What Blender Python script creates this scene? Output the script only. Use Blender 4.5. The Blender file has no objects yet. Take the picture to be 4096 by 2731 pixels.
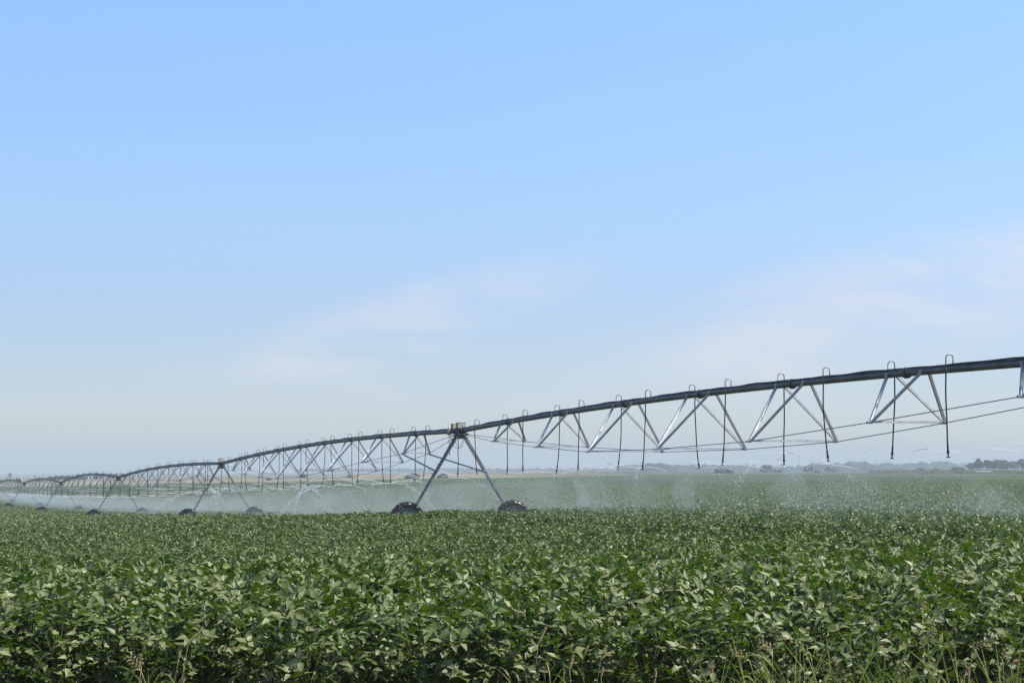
import bpy, math, random
import numpy as np
from mathutils import Vector
R = math.radians
random.seed(7); rng = np.random.default_rng(11)
SC = bpy.context.scene
COL = SC.collection

# ------------------------------------------------------------------ camera
F = 8000.0; HY = 1880.0; CZ = 2.6          # focal length and horizon row in photo pixels, camera height
cam = bpy.data.cameras.new('camera'); camo = bpy.data.objects.new('camera', cam); COL.objects.link(camo)
cam.sensor_width = 36.0; cam.lens = F*36.0/4096.0; cam.shift_y = (HY-1365.5)/4096.0
cam.clip_start = 0.5; cam.clip_end = 60000
camo.location = (0, 0, CZ); camo.rotation_euler = (R(90), 0, 0)
SC.camera = camo

# ------------------------------------------------------------------ sun, sky, exposure
SUN_AZ, SUN_EL = R(-7), R(54)              # azimuth from +X towards +Y
sv = Vector((math.cos(SUN_AZ)*math.cos(SUN_EL), math.sin(SUN_AZ)*math.cos(SUN_EL), math.sin(SUN_EL)))
sl = bpy.data.lights.new('sun', 'SUN'); sl.energy = 5.0; sl.angle = R(0.53); sl.color = (1, .945, .86)
so = bpy.data.objects.new('sun', sl); COL.objects.link(so)
so.rotation_euler = sv.to_track_quat('Z', 'Y').to_euler(); so.location = (0, 0, 60)
SC.view_settings.view_transform = 'Standard'; SC.view_settings.look = 'None'
SC.view_settings.exposure = 0.43; SC.view_settings.gamma = 1.0
W = bpy.data.worlds.new('World'); SC.world = W; W.use_nodes = True
nt = W.node_tree; N = nt.nodes; L = nt.links
for n in list(N): N.remove(n)
out = N.new('ShaderNodeOutputWorld'); bg = N.new('ShaderNodeBackground'); bg.inputs[1].default_value = 0.142
sky = N.new('ShaderNodeTexSky'); sky.sky_type = 'NISHITA'; sky.sun_disc = False
sky.sun_elevation = SUN_EL; sky.sun_rotation = math.atan2(sv.x, sv.y)
sky.altitude = 300; sky.air_density = 1.0; sky.dust_density = 1.0; sky.ozone_density = 2.0
tc = N.new('ShaderNodeTexCoord'); sep = N.new('ShaderNodeSeparateXYZ'); L.new(tc.outputs['Generated'], sep.inputs[0])
ramp = N.new('ShaderNodeValToRGB'); L.new(sep.outputs[2], ramp.inputs[0])
SKYTINT = [(0.0, (0.88, 0.85, 0.909)), (0.016, (0.838, 0.851, 0.947)), (0.0412, (0.685, 0.727, 0.9)), (0.06, (0.653, 0.7, 0.887)), (0.0847, (0.663, 0.712, 0.90)), (0.1252, (0.73, 0.814, 0.955)), (0.182, (0.79, 0.905, 1.10)), (0.226, (0.84, 0.99, 1.25)), (0.5, (0.40, 0.44, 0.50)), (0.9, (0.27, 0.29, 0.32))]
cr = ramp.color_ramp
while len(cr.elements) < len(SKYTINT): cr.elements.new(.5)
for e, (p, c) in zip(cr.elements, SKYTINT): e.position = p; e.color = (*[v*.5 for v in c], 1)
mul = N.new('ShaderNodeVectorMath'); mul.operation = 'MULTIPLY'
L.new(sky.outputs[0], mul.inputs[0]); L.new(ramp.outputs[0], mul.inputs[1])
sc2 = N.new('ShaderNodeVectorMath'); sc2.operation = 'SCALE'; sc2.inputs['Scale'].default_value = 2.0
L.new(mul.outputs[0], sc2.inputs[0])
sb = N.new('ShaderNodeMath'); sb.operation = 'MULTIPLY_ADD'; L.new(sep.outputs[0], sb.inputs[0]); sb.inputs[1].default_value = .30; sb.inputs[2].default_value = 2.0; L.new(sb.outputs[0], sc2.inputs['Scale'])
# thin warm cloud wisps low in the sky: stretched noise over view directions, faded in two broad bands
mp = N.new('ShaderNodeMapping'); mp.inputs['Scale'].default_value = (7, 7, 34); mp.inputs['Rotation'].default_value = (0, R(14), 0)
L.new(tc.outputs['Generated'], mp.inputs[0])
nz = N.new('ShaderNodeTexNoise'); nz.inputs['Scale'].default_value = 1.0; nz.inputs['Detail'].default_value = 9; nz.inputs['Roughness'].default_value = .62; nz.inputs['Distortion'].default_value = .6
L.new(mp.outputs[0], nz.inputs[0])
nr = N.new('ShaderNodeMapRange'); nr.inputs[1].default_value = .33; nr.inputs[2].default_value = .70
L.new(nz.outputs[0], nr.inputs[0])
def blob(cx, cz, rx, rz, slope):            # elliptical cloud bank centred on a direction (x = right, z = up)
    dx = N.new('ShaderNodeMath'); dx.operation = 'SUBTRACT'; L.new(sep.outputs[0], dx.inputs[0]); dx.inputs[1].default_value = cx
    dz = N.new('ShaderNodeMath'); dz.operation = 'SUBTRACT'; L.new(sep.outputs[2], dz.inputs[0]); dz.inputs[1].default_value = cz
    ds = N.new('ShaderNodeMath'); ds.operation = 'MULTIPLY_ADD'; L.new(dx.outputs[0], ds.inputs[0]); ds.inputs[1].default_value = -slope; L.new(dz.outputs[0], ds.inputs[2])
    a = N.new('ShaderNodeMath'); a.operation = 'MULTIPLY'; L.new(dx.outputs[0], a.inputs[0]); a.inputs[1].default_value = 1/rx
    b = N.new('ShaderNodeMath'); b.operation = 'MULTIPLY'; L.new(ds.outputs[0], b.inputs[0]); b.inputs[1].default_value = 1/rz
    a2 = N.new('ShaderNodeMath'); a2.operation = 'POWER'; L.new(a.outputs[0], a2.inputs[0]); a2.inputs[1].default_value = 2
    b2 = N.new('ShaderNodeMath'); b2.operation = 'MULTIPLY'; L.new(b.outputs[0], b2.inputs[0]); L.new(b.outputs[0], b2.inputs[1])
    a3 = N.new('ShaderNodeMath'); a3.operation = 'MULTIPLY'; L.new(a.outputs[0], a3.inputs[0]); L.new(a.outputs[0], a3.inputs[1])
    s = N.new('ShaderNodeMath'); s.operation = 'ADD'; L.new(a3.outputs[0], s.inputs[0]); L.new(b2.outputs[0], s.inputs[1])
    m = N.new('ShaderNodeMapRange'); m.inputs[1].default_value = 1.0; m.inputs[2].default_value = 0.0; m.interpolation_type = 'SMOOTHSTEP'; L.new(s.outputs[0], m.inputs[0])
    return m.outputs[0]
def addn(a, b, k):
    m = N.new('ShaderNodeMath'); m.operation = 'MULTIPLY_ADD'; L.new(b, m.inputs[0]); m.inputs[1].default_value = k
    if a is None: m.inputs[2].default_value = 0
    else: L.new(a, m.inputs[2])
    return m.outputs[0]
cl = None
for args, k in (((-.045, .076, .11, .024, .26), .8), ((.19, .080, .17, .042, .20), .9), ((.27, .105, .12, .028, .22), .7), ((-.02, .05, .24, .03, .05), .35)):
    cl = addn(cl, blob(*args), k)
cm = N.new('ShaderNodeMath'); cm.operation = 'MULTIPLY'; L.new(cl, cm.inputs[0]); L.new(nr.outputs[0], cm.inputs[1])
cs = N.new('ShaderNodeMath'); cs.operation = 'MULTIPLY'; cs.use_clamp = True; L.new(cm.outputs[0], cs.inputs[0]); cs.inputs[1].default_value = .62
mixc = N.new('ShaderNodeMixRGB'); L.new(cs.outputs[0], mixc.inputs[0]); L.new(sc2.outputs[0], mixc.inputs[1]); mixc.inputs[2].default_value = (4.6, 4.42, 4.6, 1)
L.new(mixc.outputs[0], bg.inputs[0]); L.new(bg.outputs[0], out.inputs[0])

MIST1, MIST2, HAZE_D = .0055, .0105, .00032
SC.render.engine = 'CYCLES'
cy = SC.cycles
cy.max_bounces = 6; cy.diffuse_bounces = 2; cy.glossy_bounces = 2; cy.transmission_bounces = 3; cy.transparent_max_bounces = 24; cy.volume_bounces = 0
cy.use_denoising = True; cy.use_adaptive_sampling = True; cy.adaptive_threshold = .01
cy.sample_clamp_indirect = 4; cy.sample_clamp_direct = 12; cy.caustics_reflective = False; cy.caustics_refractive = False
try: cy.denoising_prefilter = 'ACCURATE'
except Exception: pass

# ------------------------------------------------------------------ helpers
def at(px, py, Z): return Vector(((px-2048)/F*Z, Z, CZ+(HY-py)/F*Z))

class MB:
    def __init__(s): s.v = []; s.f = []
    def tube(s, pts, r, n=8, caps=True):
        pts = [Vector(p) for p in pts]; k = len(pts); base = len(s.v)
        rs = r if isinstance(r, (list, tuple)) else [r]*k
        prev = None
        for i, p in enumerate(pts):
            t = (pts[min(i+1, k-1)]-pts[max(i-1, 0)]).normalized()
            if prev is None:
                a = Vector((0, 0, 1)) if abs(t.z) < .9 else Vector((1, 0, 0))
                u = t.cross(a).normalized()
            else:
                u = (prev - t*prev.dot(t)).normalized()
            prev = u; w = t.cross(u)
            for j in range(n):
                a = 2*math.pi*j/n
                s.v.append(p+(u*math.cos(a)+w*math.sin(a))*rs[i])
        for i in range(k-1):
            for j in range(n):
                a = base+i*n+j; b = base+i*n+(j+1) % n
                s.f.append((a, b, b+n, a+n))
        if caps:
            s.f.append(tuple(base+j for j in reversed(range(n)))); s.f.append(tuple(base+(k-1)*n+j for j in range(n)))
        return s
    def prism(s, p, q, prof, up):           # extrude a 2-D outline from p to q; prof x along side, y along up
        p = Vector(p); q = Vector(q); t = (q-p).normalized(); up = Vector(up)
        u = (up-t*up.dot(t)).normalized(); w = t.cross(u); b = len(s.v); n = len(prof)
        for c in (p, q):
            for x, y in prof: s.v.append(c+w*x+u*y)
        for j in range(n): s.f.append((b+j, b+(j+1) % n, b+n+(j+1) % n, b+n+j))
        s.f.append(tuple(b+j for j in reversed(range(n)))); s.f.append(tuple(b+n+j for j in range(n)))
        return s
    def beam(s, p, q, w, h, up=(0, 0, 1)): return s.prism(p, q, [(-w/2, -h/2), (w/2, -h/2), (w/2, h/2), (-w/2, h/2)], up)
    def box(s, c, ax, ay, az, sx, sy, sz):   # centre, three axes, full sizes
        c = Vector(c); ax = Vector(ax); ay = Vector(ay); az = Vector(az)
        return s.prism(c-ay*sy/2, c+ay*sy/2, [(-sx/2, -sz/2), (sx/2, -sz/2), (sx/2, sz/2), (-sx/2, sz/2)], az)
    def obj(s, name, mat, parent=None, smooth=False, org=None):
        o0 = Vector((0, 0, 0))
        if org is not None: o0 = Vector(org)
        elif parent is not None: o0 = ORG[parent.name]
        me = bpy.data.meshes.new(name); me.from_pydata([tuple(v-o0) for v in s.v], [], s.f); me.update()
        if smooth:
            me.polygons.foreach_set('use_smooth', [True]*len(me.polygons))
        if mat: me.materials.append(mat)
        o = bpy.data.objects.new(name, me); COL.objects.link(o)
        if parent is not None: o.parent = parent
        elif org is not None: o.location = o0
        ORG[o.name] = o0
        return o
ORG = {}
def tag(o, label=None, cat=None, group=None, kind=None):
    if label: o['label'] = label
    if cat: o['category'] = cat
    if group: o['group'] = group
    if kind: o['kind'] = kind
    return o
def empty(name, loc, label, cat, group=None):
    o = bpy.data.objects.new(name, None); COL.objects.link(o); o.location = loc; o.empty_display_size = .3
    ORG[o.name] = Vector(loc); return tag(o, label, cat, group, 'thing')
def np_mesh(name, verts, faces, mats=(), smooth=False, tint=None, mi=None):
    """verts (n,3) array, faces (m,k) int array"""
    me = bpy.data.meshes.new(name); k = faces.shape[1]
    me.vertices.add(len(verts)); me.vertices.foreach_set('co', np.asarray(verts, np.float32).ravel())
    me.loops.add(faces.size); me.loops.foreach_set('vertex_index', faces.astype(np.int32).ravel())
    me.polygons.add(len(faces)); me.polygons.foreach_set('loop_start', np.arange(0, faces.size, k, dtype=np.int32))
    me.polygons.foreach_set('loop_total', np.full(len(faces), k, np.int32))
    if mi is not None: me.polygons.foreach_set('material_index', np.asarray(mi, np.int32))
    me.update(calc_edges=True)
    if smooth: me.polygons.foreach_set('use_smooth', np.ones(len(faces), bool))
    if tint is not None:
        a = me.attributes.new('tint', 'FLOAT', 'POINT'); a.data.foreach_set('value', np.asarray(tint, np.float32))
    for m in mats: me.materials.append(m)
    return me

def mat(name, col, rough=.6, metal=0.0, noise=0.0, nscale=5.0, bump=0.0, spec=.5):
    m = bpy.data.materials.new(name); m.use_nodes = True; t = m.node_tree; b = t.nodes['Principled BSDF']
    b.inputs['Base Color'].default_value = (*col, 1); b.inputs['Roughness'].default_value = rough; b.inputs['Metallic'].default_value = metal
    b.inputs['Specular IOR Level'].default_value = spec
    if noise or bump:
        tcn = t.nodes.new('ShaderNodeTexCoord'); nn = t.nodes.new('ShaderNodeTexNoise'); nn.inputs['Scale'].default_value = nscale; nn.inputs['Detail'].default_value = 5
        t.links.new(tcn.outputs['Object'], nn.inputs[0])
        if noise:
            r = t.nodes.new('ShaderNodeMapRange'); r.inputs[1].default_value = .3; r.inputs[2].default_value = .7
            t.links.new(nn.outputs[0], r.inputs[0])
            mx = t.nodes.new('ShaderNodeMixRGB'); mx.inputs[1].default_value = (*[c*(1-noise) for c in col], 1); mx.inputs[2].default_value = (*[min(1, c*(1+noise)) for c in col], 1)
            t.links.new(r.outputs[0], mx.inputs[0]); t.links.new(mx.outputs[0], b.inputs['Base Color'])
        if bump:
            bn = t.nodes.new('ShaderNodeBump'); bn.inputs['Strength'].default_value = bump; bn.inputs['Distance'].default_value = .05
            t.links.new(nn.outputs[0], bn.inputs['Height']); t.links.new(bn.outputs[0], b.inputs['Normal'])
    return m
def leaf_mat(name, dark, light, back, transl=.35, rough=.45, sheen=0.0, tcol=(.16, .32, .03), spec=.4):
    m = bpy.data.materials.new(name); m.use_nodes = True; t = m.node_tree; b = t.nodes['Principled BSDF']; o = t.nodes['Material Output']
    at_ = t.nodes.new('ShaderNodeAttribute'); at_.attribute_name = 'tint'
    mx = t.nodes.new('ShaderNodeMixRGB'); mx.inputs[1].default_value = (*dark, 1); mx.inputs[2].default_value = (*light, 1); t.links.new(at_.outputs['Fac'], mx.inputs[0])
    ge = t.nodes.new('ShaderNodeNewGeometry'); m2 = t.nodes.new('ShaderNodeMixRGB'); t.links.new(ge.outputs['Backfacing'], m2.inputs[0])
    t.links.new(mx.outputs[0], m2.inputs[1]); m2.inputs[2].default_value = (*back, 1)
    t.links.new(m2.outputs[0], b.inputs['Base Color']); b.inputs['Roughness'].default_value = rough; b.inputs['Specular IOR Level'].default_value = spec
    gt = t.nodes.new('ShaderNodeMath'); gt.operation = 'GREATER_THAN'; gt.inputs[1].default_value = 1.5; t.links.new(at_.outputs['Fac'], gt.inputs[0])
    m3 = t.nodes.new('ShaderNodeMixRGB'); t.links.new(gt.outputs[0], m3.inputs[0]); t.links.new(m2.outputs[0], m3.inputs[1]); m3.inputs[2].default_value = (.34, .34, .08, 1); t.links.new(m3.outputs[0], b.inputs['Base Color'])
    if sheen: b.inputs['Sheen Weight'].default_value = sheen; b.inputs['Sheen Roughness'].default_value = .5; b.inputs['Sheen Tint'].default_value = (.85, .95, .8, 1)
    tr = t.nodes.new('ShaderNodeBsdfTranslucent'); tr.inputs[0].default_value = (*tcol, 1)
    ms = t.nodes.new('ShaderNodeMixShader'); ms.inputs[0].default_value = transl
    t.links.new(b.outputs[0], ms.inputs[1]); t.links.new(tr.outputs[0], ms.inputs[2]); t.links.new(ms.outputs[0], o.inputs['Surface'])
    return m
M = {}
M['galv'] = mat('galvanised_steel', (.50, .51, .51), .48, .3, .2, 6)
M['leg'] = mat('tower_leg_steel', (.24, .255, .265), .45, .4, .28, 5)
M['pipe'] = mat('weathered_pipe_steel', (.10, .11, .11), .42, .45, .35, 3)
M['dark'] = mat('dark_rubber_hose', (.012, .012, .012), .6, spec=.25)
M['cable'] = mat('black_cable', (.012, .012, .013), .45)
M['goose'] = mat('gooseneck_steel', (.30, .29, .26), .45, .5, .2, 8)
M['tyre'] = mat('tyre_rubber', (.020, .019, .018), .38, 0, .3, 10)
M['rim'] = mat('rim_steel', (.24, .26, .27), .5, .4, .2, 6)
M['box'] = mat('beige_box_paint', (.52, .48, .35), .5, 0, .08, 6)
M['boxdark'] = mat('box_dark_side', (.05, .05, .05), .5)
M['label'] = mat('white_sticker', (.8, .8, .8), .5)
M['ink'] = mat('sticker_ink', (.08, .08, .09), .6)
M['soil'] = mat('soil', (.07, .05, .032), .95, 0, .3, 2)
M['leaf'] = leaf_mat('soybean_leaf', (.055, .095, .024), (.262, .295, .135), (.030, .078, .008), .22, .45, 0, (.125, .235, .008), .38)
M['leaf_far'] = M['leaf']
M['petiole'] = mat('petiole', (.10, .13, .03), .7)
M['water'] = None

# ------------------------------------------------------------------ machine line in plan
TH = 1.255; P1 = Vector((-1.939, 75.188, 0)); D = Vector((-math.cos(TH), math.sin(TH), 0)); NN = Vector((math.sin(TH), math.cos(TH), 0)); SP = 52.063
UP = Vector((0, 0, 1))
def tower_t(k): return SP*(k-1) if k else -45.2
def line(t, n=0.0, h=0.0): return P1+D*t+NN*n+UP*(CZ+h)

# ------------------------------------------------------------------ terrain (crop-top drop below the camera, by photo column and distance)
COLS = [-1200, -400, 100, 1000, 1840, 2600, 3200, 3800, 4500, 5400]
ROWS = [
 (2,    [.85]*10),
 (10,   [1.0]*10),
 (14.5, [1.25]*10),
 (17.5, [1.22, 1.22, 1.22, 1.22, 1.21, 1.20, 1.19, 1.18, 1.18, 1.18]),
 (20,   [1.14, 1.14, 1.14, 1.13, 1.12, 1.11, 1.10, 1.08, 1.07, 1.07]),
 (26,   [1.34, 1.33, 1.32, 1.30, 1.27, 1.22, 1.15, 1.10, 1.08, 1.08]),
 (34,   [1.86, 1.85, 1.82, 1.75, 1.65, 1.50, 1.28, 1.13, 1.10, 1.10]),
 (44,   [2.1, 2.05, 2.0, 1.9, 1.75, 1.45, 1.22, 1.08, 1.06, 1.06]),
 (60,   [2.3, 2.2, 2.1, 1.8, 1.60, 1.33, 1.2, 1.15, 1.12, 1.1]),
 (75,   [2.6, 2.5, 2.25, 1.78, 1.53, 1.45, 1.25, 1.2, 1.15, 1.1]),
 (95,   [2.9, 2.8, 2.7, 2.3, 2.1, 1.8, 1.35, 1.3, 1.25, 1.2]),
 (125,  [3.4, 3.3, 3.2, 2.65, 2.75, 2.3, 1.5, 1.45, 1.4, 1.3]),
 (174,  [4.1, 4.0, 3.9, 3.4, 3.3, 2.7, 1.7, 1.6, 1.5, 1.4]),
 (223,  [4.7, 4.6, 4.45, 3.8, 3.6, 2.9, 1.8, 1.7, 1.6, 1.5]),
 (273,  [5.0, 4.9, 4.82, 4.0, 3.6, 2.9, 1.9, 1.7, 1.6, 1.5]),
 (323,  [5.2, 5.1, 5.05, 4.1, 3.6, 2.8, 1.9, 1.7, 1.6, 1.5]),
 (450,  [5.4, 5.3, 5.2, 4.2, 3.3, 2.6, 1.9, 1.6, 1.5, 1.4]),
 (700,  [5.3, 5.2, 5.0, 4.1, 2.9, 2.0, 1.6, 1.5, 1.35, 1.2]),
 (1000, [6.2, 6.2, 6.2, 4.4, 2.5, 1.5, 1.5, 1.2, 1.1, 1.0]),
 (1400, [7.5, 7.3, 6.8, 4.2, 1.4, .9, 1.5, 1.2, 1.1, 1.0]),
 (2500, [16, 15, 14, 10, 3.8, 2.2, 2.2, 1.6, 1.6, 1.6]),
 (5000, [18, 16, 14, 9, 4.5, 3.3, 3.1, 2.9, 2.9, 2.9]),
 (9200, [18, 16, 14, 10, 6, 4, 4, 4, 4, 4]),
]
LZ = np.log([r[0] for r in ROWS]); GR = np.array([r[1] for r in ROWS]); CC = np.array(COLS, float)
def _cr(p0, p1, p2, p3, t): return .5*((2*p1)+(-p0+p2)*t+(2*p0-5*p1+4*p2-p3)*t*t+(-p0+3*p1-3*p2+p3)*t**3)
def drop(X, Y):
    X = np.atleast_1d(np.asarray(X, float)); Y = np.atleast_1d(np.asarray(Y, float))
    u = np.interp(2048+F*X/np.maximum(Y, 1), CC, np.arange(len(CC))); v = np.interp(np.log(np.maximum(Y, 2)), LZ, np.arange(len(LZ)))
    i = np.clip(u.astype(int), 0, len(CC)-2); j = np.clip(v.astype(int), 0, len(LZ)-2); a = u-i; b = v-j
    a = a*a*(3-2*a)*.5+a*.5
    def row(jj):
        jj = np.clip(jj, 0, len(LZ)-1); return GR[jj, i]*(1-a)+GR[jj, i+1]*a
    return _cr(row(j-1), row(j), row(j+1), row(j+2), b)
def canopy(X, Y): return CZ-drop(X, Y)
def ground(X, Y): return canopy(X, Y)-.9

def terrain_mesh(name, Zs, us, fn, mats, mi_fn=None):
    UU, ZZ = np.meshgrid(us, Zs); X = (UU-2048)/F*ZZ; V = np.stack([X, ZZ, fn(X.ravel(), ZZ.ravel()).reshape(X.shape)], -1).reshape(-1, 3)
    a = (np.arange(len(Zs)-1)[:, None]*len(us)+np.arange(len(us)-1)[None]).ravel()
    Fc = np.stack([a, a+1, a+1+len(us), a+len(us)], -1)
    mi = mi_fn(V[Fc].mean(1)) if mi_fn else None
    return np_mesh(name, V, Fc, mats, True, mi=mi)

def field_mat(name, c1, c2, s1, s2, stretch=(1, 1, 1), bump=.0, dist=.3, rough=.9):
    m = bpy.data.materials.new(name); m.use_nodes = True; t = m.node_tree; b = t.nodes['Principled BSDF']; b.inputs['Roughness'].default_value = rough; b.inputs['Specular IOR Level'].default_value = .15
    tcn = t.nodes.new('ShaderNodeTexCoord'); mpn = t.nodes.new('ShaderNodeMapping'); mpn.inputs['Scale'].default_value = stretch; t.links.new(tcn.outputs['Object'], mpn.inputs[0])
    n1 = t.nodes.new('ShaderNodeTexNoise'); n1.inputs['Scale'].default_value = s1; n1.inputs['Detail'].default_value = 6; n1.inputs['Roughness'].default_value = .7; t.links.new(mpn.outputs[0], n1.inputs[0])
    n2 = t.nodes.new('ShaderNodeTexNoise'); n2.inputs['Scale'].default_value = s2; n2.inputs['Detail'].default_value = 4; t.links.new(mpn.outputs[0], n2.inputs[0])
    ad = t.nodes.new('ShaderNodeMath'); ad.operation = 'ADD'; t.links.new(n1.outputs[0], ad.inputs[0]); t.links.new(n2.outputs[0], ad.inputs[1])
    r = t.nodes.new('ShaderNodeMapRange'); r.inputs[1].default_value = .75; r.inputs[2].default_value = 1.25; t.links.new(ad.outputs[0], r.inputs[0])
    mx = t.nodes.new('ShaderNodeMixRGB'); mx.inputs[1].default_value = (*c1, 1); mx.inputs[2].default_value = (*c2, 1); t.links.new(r.outputs[0], mx.inputs[0]); t.links.new(mx.outputs[0], b.inputs['Base Color'])
    if bump:
        bn = t.nodes.new('ShaderNodeBump'); bn.inputs['Strength'].default_value = bump; bn.inputs['Distance'].default_value = dist; t.links.new(n1.outputs[0], bn.inputs['Height']); t.links.new(bn.outputs[0], b.inputs['Normal'])
    return m
M['tan'] = field_mat('ripe_crop', (.165, .155, .090), (.25, .222, .138), .05, .006)
M['grey_tan'] = field_mat('dry_stubble', (.155, .14, .10), (.22, .195, .14), .05, .006)
M['far_green'] = field_mat('far_bean_crop', (.018, .042, .010), (.092, .118, .050), 1.6, .05, (1, .30, 1), .8, .4)
M['fallow'] = field_mat('greenish_fallow', (.10, .115, .05), (.19, .18, .10), .05, .006)
M['far_land'] = field_mat('far_land', (.05, .07, .03), (.11, .11, .06), .01, .003)
us = np.concatenate([np.linspace(-9000, -600, 16), np.linspace(-400, 4500, 99), np.linspace(4700, 13000, 16)])
Zs = np.concatenate([np.linspace(2, 40, 39), np.geomspace(42, 9150, 110)])
EDGE_PX = [-9000, 100, 600, 1300, 1900, 2500, 3000, 3450, 3500, 4100, 13000]; EDGE_Z = [620, 640, 690, 760, 760, 800, 900, 1000, 930, 850, 850]
def edge(px): return np.interp(px, EDGE_PX, EDGE_Z)
def gz(X, Y):
    d = drop(X, Y); px = 2048+F*X/Y
    k = np.clip((Y-edge(px))/120, 0, 1)
    return CZ-d-.9*(1-k)
def ground_mi(c):
    px = 2048+F*c[:, 0]/c[:, 1]; e = edge(px); mi = np.zeros(len(c), int)
    mi[c[:, 1] > e] = 1
    mi[(c[:, 1] > e*1.38) & (px < 2600)] = 2
    mi[(c[:, 1] > e) & (px > 2250+(1400-c[:, 1])*.5)] = 3
    mi[(c[:, 1] > e) & (px > 1650+.9*(1400-c[:, 1])) & (mi < 3)] = 4
    mi[c[:, 1] > 1900] = 3
    return mi
g = bpy.data.objects.new('ground', terrain_mesh('ground', Zs, us, gz, [M['soil'], M['tan'], M['grey_tan'], M['far_land'], M['fallow']], ground_mi)); COL.objects.link(g)
tag(g, 'dark soil of the bean field rising to tan stubble hills', 'ground', kind='structure')
# far bean crop as a closed leafy sheet beyond the plants that can be told apart
Zf = np.geomspace(150, 1050, 260); uf = np.linspace(-900, 5000, 420)
def far_top(X, Y):
    px = 2048+F*X/Y; e = edge(px)
    fade = np.clip((e-Y)/15, 0, 1)
    low = np.clip((260-Y)/100, 0, 1)
    return CZ-drop(X, Y)-.14-low*.25-1.3*(1-fade)+rng.normal(0, .035, X.shape)
fo = bpy.data.objects.new('distant_crop', terrain_mesh('distant_crop', Zf, uf, far_top, [M['far_green']])); COL.objects.link(fo)
tag(fo, 'far green bean crop fading towards the tan hills', 'crop', kind='stuff')

# ------------------------------------------------------------------ soybean plants
def leaflet(n_l, size, base, dirv, nrm, fold, curl):
    """vectorised leaflets: arrays (n,), (n,3).. returns verts (n*12,3), faces"""
    tt = np.array([0, .24, .58, 1.0])
    side = np.cross(dirv, nrm); side /= np.linalg.norm(side, axis=1)[:, None]
    nrm = np.cross(side, dirv); nrm /= np.linalg.norm(nrm, axis=1)[:, None]
    V = []
    for t, w in zip(tt, [.22, .95, .66, .02]):
        c = base+dirv*(size*t)[:, None]-nrm*(curl*size*t*t)[:, None]
        hw = (size*.33*w)[:, None]
        up = nrm*(np.sin(fold)[:, None])*hw; sd = side*(np.cos(fold)[:, None])*hw
        V += [c-sd+up, c, c+sd+up]
    V = np.stack(V, 1)                      # n,12,3
    fq = []
    for i in range(3):
        for j in range(2): a = i*3+j; fq.append((a, a+1, a+4, a+3))
    fq = np.array(fq); Fc = (np.arange(n_l)[:, None, None]*12+fq[None]).reshape(-1, 4)
    return V.reshape(-1, 3), Fc
def plant(seed, n_tri, rad, zlo, zhi, lsize, petioles=True, upright=.5, zexp=.55):
    g_ = np.random.default_rng(seed)
    a = g_.uniform(0, 2*np.pi, n_tri); rr = rad*np.sqrt(g_.uniform(0, 1, n_tri))
    z = zlo+(zhi-zlo)*g_.uniform(0, 1, n_tri)**zexp; z -= .22*(rr/rad)**2*(z-zlo)
    tip = np.stack([rr*np.cos(a), rr*np.sin(a), z], 1)
    out_ = np.stack([np.cos(a), np.sin(a), np.zeros(n_tri)], 1)
    heading = g_.uniform(0, 2*np.pi, n_tri)
    V = []; Fs = []; T = []; off = 0
    sund = np.array([sv.x, sv.y, sv.z])
    tn_ = np.array([0, 0, 1.0])[None]+g_.normal(0, .30+.28*upright, (n_tri, 3))+out_*.25+sund*.15; tn_ /= np.linalg.norm(tn_, axis=1)[:, None]
    h0 = np.stack([np.cos(heading), np.sin(heading), np.zeros(n_tri)], 1)+np.array([0, 0, .35+.35*upright]); fwd = h0-tn_*(h0*tn_).sum(1)[:, None]; fwd /= np.linalg.norm(fwd, axis=1)[:, None]; sid = np.cross(tn_, fwd)
    for k, da in enumerate((0, 1.45, -1.45)):
        c_, s_ = np.cos(da+g_.normal(0, .18, n_tri))[:, None], np.sin(da+g_.normal(0, .18, n_tri))[:, None]
        dv = fwd*c_+sid*s_+tn_*(g_.uniform(-.25, .55, n_tri)[:, None] if k else g_.uniform(-.35, .35, n_tri)[:, None]); dv /= np.linalg.norm(dv, axis=1)[:, None]
        nr_ = tn_+g_.normal(0, .30, (n_tri, 3))-sid*(.35*np.sign(da) if k else 0)
        s = lsize*g_.uniform(.72, 1.2, n_tri)
        v, f = leaflet(n_tri, s, tip+dv*.015, dv, nr_, g_.uniform(.05, .6, n_tri), g_.uniform(-.05, .4, n_tri))
        V.append(v); Fs.append(f+off); off += len(v)
        tn = np.clip(g_.normal(.45, .36, n_tri), 0, 1); tn[g_.random(n_tri) < .0006] = 2.0; T.append(np.repeat(tn, 12))
    V = np.concatenate(V); Fs = np.concatenate(Fs); T = np.concatenate(T); mi = np.zeros(len(Fs), int)
    if petioles:
        pv = []; pf = []
        for i in range(n_tri):
            p0 = np.array([tip[i, 0]*.25, tip[i, 1]*.25, max(.05, tip[i, 2]-g_.uniform(.18, .34))]); p1 = tip[i]
            m_ = (p0+p1)/2+np.array([0, 0, .02]); w = .0028; b0 = len(pv)
            for q in (p0, m_, p1):
                for c, s_ in ((w, 0), (-w*.5, w*.87), (-w*.5, -w*.87)): pv.append(q+np.array([c, s_, 0]))
            for r_ in range(2):
                for j in range(3): pf.append((b0+r_*3+j, b0+r_*3+(j+1) % 3, b0+r_*3+3+(j+1) % 3, b0+r_*3+3+j))
        pf = np.array(pf)+len(V); V = np.concatenate([V, np.array(pv)]); Fs = np.concatenate([Fs, pf]); mi = np.concatenate([mi, np.ones(len(pf), int)]); T = np.concatenate([T, np.zeros(len(pv))])
    return np_mesh('soybean_plant', V, Fs, [M['leaf'], M['petiole']], True, T, mi)
def plant_set(name, n, **kw):
    c = bpy.data.collections.new(name)
    for i in range(n):
        o = bpy.data.objects.new('soybean_plant', plant(100+i*7+len(name), **kw)); c.objects.link(o)
    return c
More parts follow.
